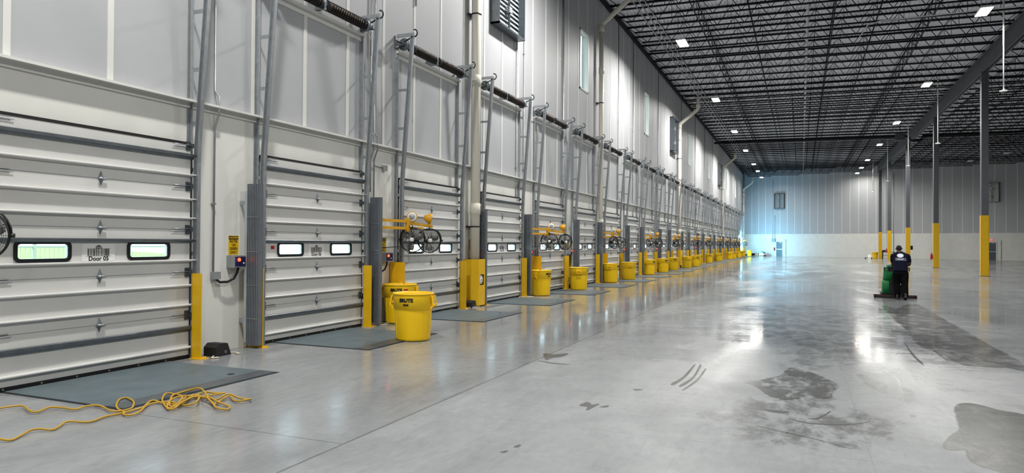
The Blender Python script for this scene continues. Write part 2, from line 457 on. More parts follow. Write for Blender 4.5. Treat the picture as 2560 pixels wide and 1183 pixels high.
for x in (-4.6, -3.4):
    for q in (-1.1, 1.1): mb = MB(); mb.cyl((x, q-.15, .5), (x, q+.15, .5), .5, 16); mb.build('wheel', 'black', tr_)
for q in (-.9, .75): mb = MB(); mb.box(-.5, -.4, q, q+.15, 0, 1.1); mb.build('landing_leg', 'dark', tr_)
mb = MB(); mb.box(-5.5, -.3, -.5, .5, .95, 1.1); mb.box(-5.2, -2.9, -.4, .4, .5, .95); mb.build('chassis', 'dark', tr_)
tag(tr_, 'white trailer parked in the yard, seen through the dock door windows', 'trailer')

# ------------------------------------------------------------------ dock doors
NAMES = ['%02d' % (5+k) for k in range(NDOOR)]
def dref(k):
    return 'Door %s' % NAMES[k] if k < 4 else 'the %s dock door' % ORD[k]
OPEN = NDOOR-2  # leaf left out here, where the added blue light stands
STR = [(3.05, 3.13, 'steel'), (2.78, 2.819, 'strut'), (2.407, 2.446, 'strut'), (2.118, 2.155, 'strut'), (1.772, 1.825, 'steel'), (1.475, 1.515, 'strut'),
       (1.096, 1.133, 'strut'), (.797, .833, 'strut'), (.417, .50, 'steel'), (.147, .187, 'strut')]
SEAM = [.0, .664, 1.316, 1.97, 2.629, 3.27]
HW = 1.465
def door_proto():
    root = empty('door', (WX, 0, 0))
    mb = MB(); win = [(-1.06, -.44), (.44, 1.06)]; wz0, wz1 = 1.565, 1.745
    for a, b_ in zip(SEAM[:-1], SEAM[1:]):
        a2, b2 = a+(.05 if a == 0 else 0), b_
        if a < 1.5 < b_:
            mb.box(.06, .11, -HW, HW, a2, wz0); mb.box(.06, .11, -HW, HW, wz1, b2)
            e = [-HW, win[0][0], win[0][1], win[1][0], win[1][1], HW]
            for i in (0, 2, 4): mb.box(.06, .11, e[i], e[i+1], wz0, wz1)
        else: mb.box(.06, .11, -HW, HW, a2, b2)
    for z in SEAM[1:-1]: mb.box(.109, .1108, -HW, HW, z-.004, z+.004, 1)
    mb.build('door_panel', ['door', 'box'], root)
    mb = MB(); mb.box(.058, .113, -HW, HW, 0.0, .055)
    for y in (-1.2, -.75, -.3, .15, .6, 1.05): mb.cyl((.113, y, .03), (.118, y, .03), .012, 8, 1)
    mb.build('bottom_seal', ['black', 'galv'], root)
    for q in (-1.40, 1.40): mb = MB(); mb.box(.003, .059, q-.02, q+.02, .0, 3.27); mb.build('jamb_seal', 'black', root)
    mb = MB(); mb.box(.003, .059, -1.38, 1.38, 3.215, 3.262); mb.build('top_seal', 'black', root)
    for z0, z1, m in STR:
        mb = MB(); t = z1-z0
        pr = [(.11, -HW-.075, z1), (.165, -HW-.075, z1), (.172, -HW-.075, z1-.008), (.172, -HW-.075, z1-t*.55), (.15, -HW-.075, z1-t*.6), (.13, -HW-.075, z0), (.11, -HW-.075, z0)]
        mb.prism(pr, (0, 2*HW+.15, 0)); mb.build('strut', m, root)
    for z in SEAM[1:-1]:
        mb = MB(); w, h = .042, .105; x = .111
        b = len(mb.v); mb.v += [(x, 0, z+h), (x, w, z), (x, 0, z-h), (x, -w, z), (x+.035, 0, z+.01), (x+.035, 0, z-.012)]
        for q in ((0, 4, 1), (0, 3, 4), (2, 1, 5), (2, 5, 3), (1, 4, 5), (3, 5, 4)): mb.face([b+i for i in q])
        mb.cyl((x+.03, -.05, z), (x+.03, .075, z), .012, 8, 1); mb.build('hinge', ['steel', 'galv'], root)
    for y0, y1 in win:
        mb = MB(); fw, r, n = .042, .05, 5
        def rr(a0, a1, c0, c1, r):
            o = []
            for cy, cz, st in ((a1-r, c1-r, 0), (a0+r, c1-r, 90), (a0+r, c0+r, 180), (a1-r, c0+r, 270)):
                for i in range(n+1):
                    an = math.radians(st+90*i/n); o.append((cy+r*math.cos(an), cz+r*math.sin(an)))
            return o
        po = rr(y0-fw, y1+fw, wz0-fw, wz1+fw, r+.02); pi2 = rr(y0, y1, wz0, wz1, r*.7); N = len(po); b = len(mb.v)
        for x in (.104, .128): mb.v += [(x, y, z) for y, z in po] + [(x, y, z) for y, z in pi2]
        for i in range(N):
            k = (i+1) % N
            mb.face([b+2*N+i, b+2*N+k, b+3*N+k, b+3*N+i]); mb.face([b+i, b+k, b+2*N+k, b+2*N+i], 0, True); mb.face([b+N+k, b+N+i, b+3*N+i, b+3*N+k], 0, True)
        f = mb.build('window_frame', 'blackgloss', root)
        mb = MB(); mb.box(.082, .086, y0-.03, y1+.03, wz0-.03, wz1+.03); mb.build('pane', 'glass', f)
    return root
def door_edges(root):
    for z in SEAM[1:]:
        for s in (-1, 1):
            mb = MB(); y = s*(HW-.05); zz = z-.02 if z > 3 else z
            mb.box(.111, .118, y-.04, y+.04, zz-.07, zz+.07); mb.cyl((.125, y-s*.26, zz+.012), (.125, y+s*.10, zz+.012), .006, 6, 1)
            mb.cyl((.125, y-s*.30, zz-.02), (.125, y-s*.02, zz-.02), .004, 6, 1); mb.box(.111, .15, y+s*.06-.02, y+s*.06+.02, zz-.03, zz+.04)
            mb.build('roller_hinge', ['steel', 'galv'], root)
def door_sign(root, txt, fine):
    mb = MB(); y0, y1, z0, z1 = -.255, .215, 1.52, 1.755; x = .111
    mb.box(x, x+.004, y0, y1, z0, z1)
    s = mb.build('number_sign', 'sign', root)
    rnd = random.Random(txt); mb = MB(); xx = x+.0042; yc = (y0+y1)/2
    y = yc-.155
    while y < yc+.15:
        w = rnd.choice([.004, .004, .008, .012]); mb.box(xx, xx+.001, y, y+w, 1.59, 1.685); y += w+rnd.choice([.004, .006, .011])
    mb.box(xx, xx+.0008, yc-.18, yc+.18, 1.687, 1.689); mb.box(xx, xx+.0008, yc-.18, yc+.18, 1.585, 1.587)
    mb.prism([(xx, yc-.045, 1.69), (xx, yc+.045, 1.69), (xx, yc+.045, 1.715), (xx, yc+.03, 1.722), (xx, yc, 1.735), (xx, yc-.03, 1.722), (xx, yc-.045, 1.715)], (.0012, 0, 0))
    mb.build('barcode', 'ink', s)
    if fine: text_mesh('sign_letters', "LOWE'S", .024, 'sign', s, on_wall(xx+.0016, yc, 1.704), .0004, .0004)
    text_mesh('door_number', 'Door '+txt, .082, 'ink', s, on_wall(xx+.0006, yc, 1.552), .0022, .0006)
dp = door_proto(); de = None; doors = []
for k, c in enumerate(CEN):
    if k == OPEN: continue
    if k == 0: d = dp
    else: d = copy_tree(dp)
    doors.append(d)
for k, d in zip([q for q in range(NDOOR) if q != OPEN], doors):
    if k < 14: door_edges(d)
    door_sign(d, NAMES[k], k < 4)
    if k == 1:
        mb = MB(); mb.box(.111, .1125, -1.26, -1.17, 1.66, 1.72); mb.build('red_sticker', 'red', d)
    d.name = 'door_%d' % (k+1); d.location = (WX, CEN[k], 0); structure(d)
    if k < 4:
        lab = 'white ribbed sectional dock door whose barcode sign reads Door %s' % NAMES[k]
    else: lab = 'white ribbed sectional dock door, %s counted from the left' % ORD[k]
    tag(d, lab, 'dock door', 'sectional dock doors along the left wall')
# seals over the door heads (fixed to the wall)
for k, c in enumerate(CEN):
    mb = MB(); mb.box(.002, .115, c-HW, c+HW, 3.272, 3.31); structure(mb.build('trim_%d' % (k+3), 'black', None, (WX, 0, 0)))

# ------------------------------------------------------------------ lift tracks and spring shafts
TOPZ, TOPX = 6.62, .46
def track_proto():
    root = empty('lift_track', (WX, 0, 0))
    mb = MB(); mb.box(.0, .012, -.05, .05, 0, TOPZ-.25); mb.box(.012, .075, -.006, .006, 0, TOPZ-.25); mb.build('wall_angle', 'galv', root)
    mb = MB()
    pts = [(.20, 0, .0), (.20, 0, 3.0), (.215, 0, 3.35), (TOPX, 0, TOPZ)]
    for a, b_ in zip(pts[:-1], pts[1:]):
        mb.bar(a, b_, .012, .085, 0, (1, 0, 0)); 
        for s in (-1, 1):
            d = Vector((s*.04, .028, 0)); mb.bar(Vector(a)+d, Vector(b_)+d, .056, .010, 0, (1, 0, 0))
    mb.build('track_rail', 'galv', root)
    for z in (.6, 1.6, 2.9, 3.62, 4.45, 5.35):
        x1 = .2 if z < 3.2 else .215+(TOPX-.215)*(z-3.35)/(TOPZ-3.35)
        mb = MB(); mb.box(.0, x1, -.012, .0, z-.03, z+.03); mb.box(0, .03, -.045, 0, z-.04, z+.04); mb.build('spacer_bracket', 'galv', root)
    mb = MB(); mb.box(.02, TOPX+.02, -.01, .01, TOPZ-.03, TOPZ+.05); mb.build('top_bracket', 'galv', root)
    mb = MB(); pts = [(.14, 0, TOPZ-.17), (TOPX-.02, 0, TOPZ-.05)]
    for i in range(8):
        a = math.radians(-70+i*25); pts.append((TOPX+.03+.075*math.cos(a), 0, TOPZ+.03+.085*math.sin(a)))
    mb.tube(pts, .016, 8); mb.build('bumper_spring', 'dark', root)
    return root
tp = track_proto(); firstt = True
for k, c in enumerate(CEN):
    for s, nm in ((-1, 'left'), (1, 'right')):
        if k == 0 and s < 0: continue
        t = tp if firstt else copy_tree(tp); firstt = False
        t.location = (WX, c+s*1.535, 0)
        if s > 0: t.scale = (1, -1, 1)
        tag(t, 'tall leaning galvanised lift track at the %s jamb of %s' % (nm, dref(k)), 'door track', 'leaning lift tracks beside the dock doors')
def shaft_proto():
    root = empty('torsion_spring_shaft', (WX, 0, 0)); x, z = .20, 6.42
    mb = MB(); mb.cyl((x, -1.86, z), (x, 1.86, z), .016, 8); mb.build('shaft', 'dark', root)
    for y0, y1 in ((-1.15, -.12), (.12, 1.3)):
        mb = MB(); n = 16; pts = []
        for i in range(n*12+1):
            a = 2*math.pi*i/12; pts.append((x+.088*math.cos(a), y0+(y1-y0)*i/(n*12), z+.088*math.sin(a)))
        mb.tube(pts, .022, 6); mb.cyl((x, y0, z), (x, y1, z), .062, 14); mb.build('torsion_spring', 'spring', root)
        for yc in (y0-.01, y1+.01): mb = MB(); mb.cyl((x, yc-.04, z), (x, yc+.04, z), .105, 16); mb.build('spring_cone', 'dark', root)
    for s in (-1, 1):
        mb = MB(); mb.lathe([(.0, 0), (.10, 0), (.145, .01), (.145, .03), (.09, .05), (.085, .16), (.0, .16)], (x, s*1.46-.08, z), 20, 0, 'y'); mb.build('cable_drum', 'steel', root)
        mb = MB(); mb.box(0, x+.05, s*1.62-.006, s*1.62+.006, z-.05, z+.05); mb.box(0, .03, s*1.62-.006, s*1.62+.006, z-.1, z+.2); mb.build('end_bearing_plate', 'steel', root)
    mb = MB(); mb.box(0, x+.06, -.03, .03, z-.12, z+.10); mb.box(.17, .26, -.06, .06, z-.03, z+.06); mb.build('centre_bracket', 'galv', root)
    mb = MB(); mb.box(0, .10, -1.58, 1.58, z-.20, z-.15); mb.box(0, .02, -1.58, 1.58, z-.3, z-.15); mb.build('header_angle', 'seam', root)
    return root
sp0 = shaft_proto()
for k, c in enumerate(CEN):
    t = sp0 if k == 0 else copy_tree(sp0); t.location = (WX, c, 0)
    tag(t, 'black coiled torsion spring shaft high above %s' % dref(k), 'spring shaft', 'torsion spring shafts above the dock doors')

# ------------------------------------------------------------------ leveler plates
def lev_proto():
    root = empty('dock_leveler', (WX, 0, 0)); y0, y1 = -1.23, 1.13
    mb = MB(); mb.box(.04, 2.17, y0, y1, .0005, .004); mb.build('pit_frame', 'pit', root)
    mb = MB(); mb.box(.14, 2.13, y0+.03, y1-.03, .002, .012); p = mb.build('deck_plate', 'plate', root)
    mb = MB(); mb.box(1.86, 2.12, y0+.03, y1-.03, .012, .0135); mb.build('rear_hinge_strip', 'steel', p)
    mb = MB(); mb.cyl((1.72, y1-.42, .012), (1.72, y1-.42, .0145), .05, 14); mb.build('lift_hole_cap', 'black', p)
    return root
lp = lev_proto()
for k, c in enumerate(CEN):
    t = lp if k == 0 else copy_tree(lp); t.location = (WX, c, 0)
    tag(t, 'blue-grey steel leveler plate in the floor before %s' % dref(k), 'dock leveler', 'dock leveler plates in the floor')

# ------------------------------------------------------------------ yellow jamb posts, chocks, gates
# the two legs of the bent guard: one face looks down the aisle, one faces the hall
def post_mesh(h, x0, x1):
    # one face looks down the aisle, one faces the hall
    root = empty('jamb_guard_post', (WX, 0, 0))
    mb = MB(); mb.box(x0, x1, -.008, .008, .01, h); mb.box(x0, x0+.014, -.008, .12, .01, h); mb.build('guard_angle', 'yellow', root)
    mb = MB(); mb.box(x0-.01, x1+.03, -.04, .13, 0, .012)
    for x, y in ((x1-.02, .04), (x1-.02, .10)): mb.cyl((x, y, .012), (x, y, .03), .012, 8)
    mb.build('base_plate', 'yellow', root)
    return root
pr_, pl_ = post_mesh(1.30, .185, .38), post_mesh(1.34, .03, .42); fr1 = fl1 = True
for k, c in enumerate(CEN):
    for s, nm in ((-1, 'left'), (1, 'right')):
        if k == 0 and s < 0: continue
        if s > 0: t = pr_ if fr1 else copy_tree(pr_); fr1 = False
        else: t = pl_ if fl1 else copy_tree(pl_); fl1 = False
        t.location = (WX, c+(1.452 if s > 0 else -1.77), 0)
        tag(t, 'yellow steel guard post standing at the %s jamb of %s' % (nm, dref(k)), 'guard post', 'yellow guard posts at the dock jambs')
def chock_proto():
    root = empty('wheel_chock')
    mb = MB(); pr = [(0, -.13, .0), (0, -.13, .14), (0, -.06, .2), (0, .10, .19), (0, .17, .02), (0, .17, 0)]
    mb.prism([(x-.13, y, z) for x, y, z in pr], (.26, 0, 0)); mb.build('rubber_block', 'black', root)
    mb = MB(); mb.ring((.131, .06, .06), (0, 1, 0), (0, 0, 1), .016, .004, 12, 5); mb.build('tie_ring', 'galv', root)
    return root
ck = chock_proto(); fst = True
for k in (0, 2, 4, 6, 8, 10):
    t = ck if fst else copy_tree(ck); fst = False
    t.location = (WX+.30, CEN[k]+1.83, 0)
    tag(t, 'black rubber wheel chock behind the right post of %s' % dref(k), 'wheel chock', 'black wheel chocks by the guard posts')
def gate_proto():
    root = empty('folded_dock_gate', (WX, 0, 0))
    mb = MB(); h = 2.76; x0 = .20
    prof = []
    n = 7; w = .24/n
    for i in range(n):
        a = x0+i*w; prof += [(a, -.02), (a+w*.45, -.02), (a+w*.55, .0), (a+w*.95, .0)]
    out = [(x, y-.05, .06) for x, y in prof] + [(x0+.24, .05, .06), (x0, .05, .06)]
    mb.prism(out, (0, 0, h-.06)); mb.build('folded_slats', 'gate', root)
    mb = MB(); mb.box(x0-.06, x0, -.06, .03, .1, h-.12); mb.build('carrier_post', 'gatelight', root)
    mb = MB(); mb.box(.0, x0-.03, -.02, .02, h-.35, h-.28); mb.box(.0, x0-.03, -.02, .02, .42, .49); mb.build('wall_bracket', 'galv', root)
    mb = MB(); mb.cyl((x0-.03, -.03, .0), (x0-.03, -.03, .1), .022, 8); mb.box(x0-.06, x0+.24, -.05, .05, .0, .012); mb.build('foot', 'galv', root)
    for z in (.5, 1.06, 1.62, 2.2):
        mb = MB(); mb.box(x0-.002, x0+.243, -.074, -.07, z, z+.008); mb.build('tie_band', 'galv', root)
    return root
gt = gate_proto(); fst = True
for k in range(1, NDOOR, 2):
    for s, nm in ((-1, 'left'), (1, 'right')):
        t = gt if fst else copy_tree(gt); fst = False
        t.location = (WX, CEN[k]+(-1.86 if s < 0 else 1.71), 0)
        tag(t, 'tall grey ribbed folded gate at the %s side of %s' % (nm, dref(k)), 'dock gate', 'folded grey dock gates')

# ------------------------------------------------------------------ control boxes, signs, conduits
def ctrl_proto():
    root = empty('dock_control_box', (WX, 0, 0))
    mb = MB(); mb.box(0, .17, -.15, .15, 1.36, 1.56); mb.build('enclosure', 'box', root)
    mb = MB(); mb.box(.17, .176, -.13, .13, 1.38, 1.54); f = mb.build('faceplate', 'navyface', root)
    mb = MB(); mb.lathe([(0, 0), (.03, 0), (.03, .012), (.02, .022), (0, .025)], (.176, -.05, 1.49), 14, 0, 'x'); mb.build('signal_lamp', 'redlamp', f)
    mb = MB(); mb.lathe([(0, 0), (.014, 0), (.014, .012), (0, .012)], (.176, .05, 1.43), 10, 0, 'x'); mb.build('push_button', 'white', f)
    return root
def caution(k, c):
    s = empty('caution_sign', (WX, c, 0)); y0, y1, z0, z1 = -.11, .11, 1.57, 1.89
    mb = MB(); mb.box(.0, .004, y0, y1, z0, z1); mb.build('sign_board', 'signy', s)
    mb = MB(); mb.box(.004, .005, y0+.004, y1-.004, z1-.066, z1-.006); mb.build('caution_band', 'ink', s)
    text_mesh('sign_letters', 'CAUTION', .046, 'signy', s, on_wall(.0056, 0, z1-.036), .001, .0005, squeeze=.95)
    for i, w in enumerate(('ENTER', 'ON', 'GREEN', 'ONLY')):
        text_mesh('sign_letters', w, .062, 'ink', s, on_wall(.0048, 0, z1-.098-.061*i), .0016, .0005, squeeze=.92)
    tag(s, 'yellow CAUTION ENTER ON GREEN ONLY sign left of %s' % dref(k), 'warning sign', 'caution signs over the dock control boxes')
cp = ctrl_proto(); fst = True
for k in range(1, 15):
    t = cp if fst else copy_tree(cp); fst = False
    y = CEN[k]-2.02; t.location = (WX, y, 0)
    tag(t, 'grey control box with red signal lamp left of %s' % dref(k), 'control box', 'dock control boxes with red lamps')
    if k < 9: caution(k, y)
    # black flexible cable and its wall junction box
    if k in (1, 2, 5):
        e = empty('junction_box', (WX, y-.42, 0))
        mb = MB(); mb.box(0, .09, -.07, .07, 1.18, 1.30); mb.build('box_body', 'box', e)
        mb = MB(); pts = [(.06, .0, 1.18), (.08, .06, 1.13), (.10, .2, 1.13), (.11, .33, 1.18), (.11, .40, 1.28), (.11, .42, 1.36)]
        mb.tube(pts, .02, 8); mb.build('flexible_cable', 'black', e)
        tag(e, 'small grey junction box with a black flexible cable left of %s' % dref(k), 'junction box', 'junction boxes below the control boxes')
def conduit(y, z0, z1, lab, x=.035, r=.017, jog=True, lowx=.035, grp='wall conduits'):
    mb = MB(); pts = [(x, 0, z1), (x, 0, ZL+.28), (x+.09, 0, ZL+.18) if jog else (x, 0, ZL+.1), (x+.09, 0, ZL-.1) if jog else (x, 0, ZL-.1), (lowx, 0, ZL-.34), (lowx, 0, z0)]
    if z0 > ZL: pts = [(x, 0, z1), (x, 0, z0)]
    mb.tube(pts, r, 7)
    for z in (z0+1.1, (z0+z1)/2, z1-.8): mb.box(0, x+r+.004, -.03, .03, z-.012, z+.012)
    o = mb.build('conduit', 'conduit', None, (WX, y, 0)); tag(o, lab, 'conduit', grp); return o
conduit(8.36, 1.30, 13.3, 'thin steel conduit running up the wall between Door 05 and Door 06')
conduit(12.72, 2.9, 13.3, 'left one of two steel conduits between Door 06 and Door 07')
conduit(12.86, 1.35, 13.3, 'right one of two steel conduits between Door 06 and Door 07')
conduit(14.6, 7.6, 13.3, 'steel conduit on the upper wall above Door 07') 
conduit(21.1, 3.2, 13.3, 'left one of two steel conduits rising beside the big near wall louver')
conduit(21.75, 3.2, 13.3, 'right one of two steel conduits rising beside the big near wall louver')
conduit(25.95, 2.5, 13.3, 'white-sleeved steel conduit rising just left of the nearest tall window', r=.03)
for i, y in enumerate((34.9, 38.3, 45.6, 55.2, 62.8, 69.3, 75.8)):
    conduit(y, 3.0, 13.2, 'steel conduit on the grey upper wall, %s one beyond the nearest tall window' % ORD[i], r=.022)
jb_ = empty('junction_box', (WX, 12.86+.42, 0)); mb = MB(); mb.box(0, .08, -.06, .06, 3.42, 3.54); mb.build('box_body', 'box', jb_)
mb = MB(); mb.tube([(.03, -.06, 3.48), (.03, -.42, 3.5)], .013, 7); mb.build('conduit_branch', 'conduit', jb_)
tag(jb_, 'small grey junction box high between Door 06 and Door 07 with a sideways conduit', 'junction box')
# cream tie ropes left by the posts
def rope(y, lab, seed):
    rnd = random.Random(seed); mb = MB(); pts = []; n = 26
    for i in range(n):
        t = i/(n-1); pts.append((.36+.16*math.sin(t*7+seed)+.03*rnd.random(), -.25+.62*t+.09*math.sin(t*17+seed), .014))
    mb.tube(pts, .011, 6); o = mb.build('tie_rope', 'rope', None, (WX, y, 0)); tag(o, lab, 'rope', 'loose tie ropes by the posts')
rope(CEN[0]+1.78, 'loose cream rope on the floor by the right post of Door 05', 1)
rope(CEN[1]+1.98, 'loose cream rope on the floor by the right gate of Door 06', 2)
rope(CEN[2]+1.75, 'loose cream rope on the floor by the right post of Door 07', 3)
rope(CEN[3]+1.45, 'loose cream rope on the floor by the right post of Door 08', 4)

# ------------------------------------------------------------------ swing arms with loading lamps, and their fans
def lamp_head(parent, p, aim):
    """round loading lamp at p facing aim (unit vector)"""
    h = MB(); h.lathe([(0, -.13), (.05, -.13), (.075, -.09), (.115, -.02), (.125, .02), (.125, .045), (.105, .05)], n=24)
    o = h.build('lamp_head', 'arm', parent); o.location = p; o.rotation_euler = Vector(aim).to_track_quat('Z', 'Y').to_euler()
    m = MB(); m.lathe([(.108, .044), (.108, .052), (.07, .054)], n=24); m.build('lens_ring', 'white', o)
    m = MB(); m.lathe([(.07, .052), (.04, .058), (0, .06)], n=24); m.build('lens', 'galv', o)
    return o
ARM0 = {0: -3.48, 6: -2.02, 18: -1.92}
def arm(k, dy_tip, dx_tip, lamps):
    root = empty('dock_light_arm', (WX, CEN[k]+ARM0.get(k, -2.60), 0)); z = 2.2
    mb = MB(); mb.box(0, .10, -.05, .05, z-.16, z+.16); mb.box(.1, .36, -.03, .03, z-.13, z-.07); mb.box(.1, .36, -.03, .03, z+.07, z+.13); mb.build('wall_mount', 'arm', root)
    a = Vector((.33, 0, z)); mid = Vector((.33+dx_tip*.45, dy_tip*.5, z)); tip = Vector((.33+dx_tip, dy_tip, z-.02))
    mb = MB()
    for s in (-.08, .08): mb.bar(a+Vector((0, 0, s)), mid+Vector((0, 0, s)), .045, .06)
    mb.box(mid.x-.04, mid.x+.04, mid.y-.05, mid.y+.05, z-.15, z+.15); mb.build('inner_arm', 'arm', root)
    mb = MB()
    mb.bar(mid+Vector((0, 0, .05)), tip, .05, .06); mb.bar(mid+Vector((0, 0, -.07)), mid.lerp(tip, .6)+Vector((0, 0, -.06)), .045, .05); mb.build('outer_arm', 'arm', root)
    for f, aim in lamps:
        p = mid.lerp(tip, f)+Vector((0.0, 0, .19)); 
        mb = MB(); mb.box(p.x-.03, p.x+.03, p.y-.03, p.y+.03, z+.0, p.z-.08); mb.build('lamp_yoke', 'arm', root)
        lamp_head(root, p, aim)
    mb = MB(); pts = [mid+Vector((.04, 0, -.02)), mid+Vector((.06, .12, -.22)), mid+Vector((.03, -.05, -.28)), mid+Vector((-.03, -.2, -.5)), Vector((.05, -.1, z-.55))]
    mb.tube(pts, .009, 6); mb.build('power_cable', 'black', root)
    tag(root, 'yellow swing arm with two round loading lamps in front of %s' % dref(k), 'loading light', 'yellow loading light arms')
    return root, mid, tip
def fan_proto():
    root = empty('dock_fan'); R = .285
    # local: axis along +x (air side), hub at origin
    mb = MB()
    for x, sc_ in ((.075, 1), (-.075, 1)):
        for i in range(1, 8):
            r = R*i/7*.985; mb.ring((x*(1-.35*(i/7)**3), 0, 0), (0, 1, 0), (0, 0, 1), r, .0022, 36, 4)
        for a in range(18):
            an = 2*math.pi*a/18; mb.bar((x, .045*math.cos(an), .045*math.sin(an)), (x*.62, R*math.cos(an), R*math.sin(an)), .004, .004, 0, (1, 0, 0))
    mb.ring((0, 0, 0), (0, 1, 0), (0, 0, 1), R, .011, 36, 6); mb.ring((.045, 0, 0), (0, 1, 0), (0, 0, 1), R, .007, 36, 5); mb.ring((-.045, 0, 0), (0, 1, 0), (0, 0, 1), R, .007, 36, 5)
    mb.build('cage', 'blackgloss', root)
    for q in range(3):
        mb = MB(); a0 = 2*math.pi*q/3+.4; n = 7
        for j in range(n):
            for i in (0, 1):
                rr_ = .05+.20*j/(n-1); wd = .34+.42*math.sin(math.pi*min(1, .25+.75*j/(n-1)))
                an = a0+(wd if i else -wd)*.62; mb.v.append((.03 if i else -.03, rr_*math.cos(an), rr_*math.sin(an)))
        for j in range(n-1): mb.face([2*j, 2*j+1, 2*j+3, 2*j+2], 0, True)
        b = mb.build('blade', 'silverfan', root); b.modifiers.new('thick', 'SOLIDIFY').thickness = .004
    mb = MB(); mb.lathe([(0, .085), (.04, .083), (.05, .07), (.05, .0)], n=18, axis='x'); mb.build('hub', 'white', root)
    mb = MB(); mb.lathe([(.0, -.20), (.06, -.20), (.085, -.17), (.09, -.06), (.0, -.05)], n=18, axis='x'); mb.build('motor', 'blackgloss', root)
    mb = MB(); pts = []
    for i in range(13):
        an = math.radians(0+180*i/12); pts.append((0, (R+.02)*math.cos(an), min(.25, (R+.04)*math.sin(an)*1.02)))
    mb.tube(pts, .012, 6); mb.cyl((0, 0, .24), (0, 0, .33), .016, 8)
    for s in (-1, 1): mb.cyl((0, s*(R-.01), 0), (0, s*(R+.05), 0), .025, 8)
    mb.build('yoke', 'blackgloss', root)
    return root
fp = fan_proto(); fst = True
def tocam(x, y): return math.atan2(-y, -x)
for k in range(0, NDOOR, 2):
    if k in (0, 2): dy, dx, fr_ = 1.95, .16, ((.10, -.2), (.80, .35))
    elif k % 4 == 0: dy, dx, fr_ = 2.35, .45, ((.0, -.25), (.92, .5))
    else: dy, dx, fr_ = (1.6 if k in (6, 18) else 2.2), .30, ((.05, .6), (.85, -.1))
    root, mid, tip = arm(k, dy, dx, ((.18, (.36, -.93, 0)), (.88, (.75, .62, -.2))))
    for i, (f, ry) in enumerate(fr_):
        p = mid.lerp(tip, f) + Vector((WX+.06, CEN[k]+ARM0.get(k, -2.60), -.34))
        t = fp if fst else copy_tree(fp); fst = False
        t.location = p; t.rotation_euler = (0, 0, math.atan2(-.85, .45)+ry)
        tag(t, 'black caged fan under the yellow arm at %s, %s of two' % (dref(k), ('nearer', 'farther')[i]), 'fan', 'caged fans on the loading arms')

# ------------------------------------------------------------------ rain pipes with yellow guards
def rain_pipe(y, lab, elbow, guard, glab, r=.135):
    root = empty('rain_pipe', (WX, y, 0)); x = .22; mb = MB()
    mb.tube([(x, 0, .35), (x, 0, elbow-.12 if elbow else 13.2)], r, 20); mb.build('pipe_run', 'pipe', root)
    zz = [2.75, 6.4, 9.8] if not elbow or elbow > 10.5 else [2.75, 6.4]
    for z in zz:
        mb = MB(); mb.lathe([(r, z-.16), (r+.018, z-.15), (r+.018, z+.15), (r, z+.16)], (x, 0, 0), 20); mb.build('coupling', 'coupling', root)
    for z in (2.25, 8.3):
        mb = MB(); mb.lathe([(r+.004, z-.02), (r+.012, z-.02), (r+.012, z+.02), (r+.004, z+.02)], (x, 0, 0), 20); mb.box(0, .09, -.16, .16, z-.02, z+.02); mb.build('pipe_strap', 'dark', root)
    if elbow:
        mb = MB(); a = 1.35
        mb.tube([(x, 0, elbow-.14), (x, 0, elbow), (x+.1, 0, elbow+.12), (x+a-.1, 0, elbow+1.02), (x+a, 0, elbow+1.16), (x+a, 0, 13.25)], r, 20); mb.build('offset_pipe', 'pipe', root)
        for p0, p1 in (((x, 0, elbow-.3), (x, 0, elbow+.02)), ((x+a, 0, elbow+1.2), (x+a, 0, elbow+1.5))):
            mb = MB(); mb.cyl(p0, p1, r+.02, 20); mb.build('coupling', 'coupling', root)
    tag(root, lab, 'drain pipe', 'cream rain pipes on the dock wall')
    if guard:
        gd = empty('pipe_guard', (WX, y, 0))
        out = [(0, -.38), (.30, -.38), (.44, -.2), (.44, .25), (0, .25)]
        mb = MB(); z0, z1 = .03, 1.33; t = .015
        def wall_(p, q, a, b_):
            p3, q3 = Vector((*p, 0)), Vector((*q, 0)); nrm = (q3-p3).cross(Vector((0, 0, 1))).normalized()*-t
            mb.hexa([(p[0], p[1], a), (q[0], q[1], a), (q[0]+nrm.x, q[1]+nrm.y, a), (p[0]+nrm.x, p[1]+nrm.y, a), (p[0], p[1], b_), (q[0], q[1], b_), (q[0]+nrm.x, q[1]+nrm.y, b_), (p[0]+nrm.x, p[1]+nrm.y, b_)])
        wall_(out[0], out[1], z0, z1); wall_(out[1], out[2], z0, z1); wall_(out[3], out[4], z0, z1)
        h0, h1, c0, c1 = .60, .90, -.12, .18
        wall_(out[2], out[3], z0, h0); wall_(out[2], out[3], h1, z1); wall_(out[2], (.44, c0), h0, h1); wall_((.44, c1), out[3], h0, h1)
        mb.build('guard_shell', 'yellow', gd)
        mb = MB(); mb.box(.34, .35, c0-.04, c1+.04, h0-.04, h1+.04); f = mb.build('recess_back', 'black', gd)
        mb = MB(); mb.lathe([(0, .42), (.06, .42), (.13, .405), (.14, .37), (.14, .35)], (0, (c0+c1)/2, .75), 24, 0, 'x'); w = mb.build('reel_disc', 'white', gd)
        mb = MB(); mb.cyl((.42, (c0+c1)/2, .75), (.432, (c0+c1)/2, .75), .022, 10); mb.build('reel_hub', 'brown', w)
        tag(gd, glab, 'pipe guard', 'yellow guards around the rain pipe feet')
rain_pipe(17.62, 'fat cream rain pipe with rusty streaks rising between Door 07 and Door 08', None, True, 'yellow steel guard with a white reel disc at the foot of the nearest rain pipe')
rain_pipe(30.9, 'slimmer cream rain pipe bending under the roof just right of the nearest tall window', 11.9, False, None, .11)
rain_pipe(53.25, 'cream rain pipe with a big dog-leg under the roof beside the middle louver', 10.9, True, 'yellow guard at the foot of the rain pipe beside the middle louver')
rain_pipe(84.85, 'cream rain pipe with a dog-leg just beyond the far louver', 10.9, True, 'yellow guard at the foot of the rain pipe beyond the far louver')
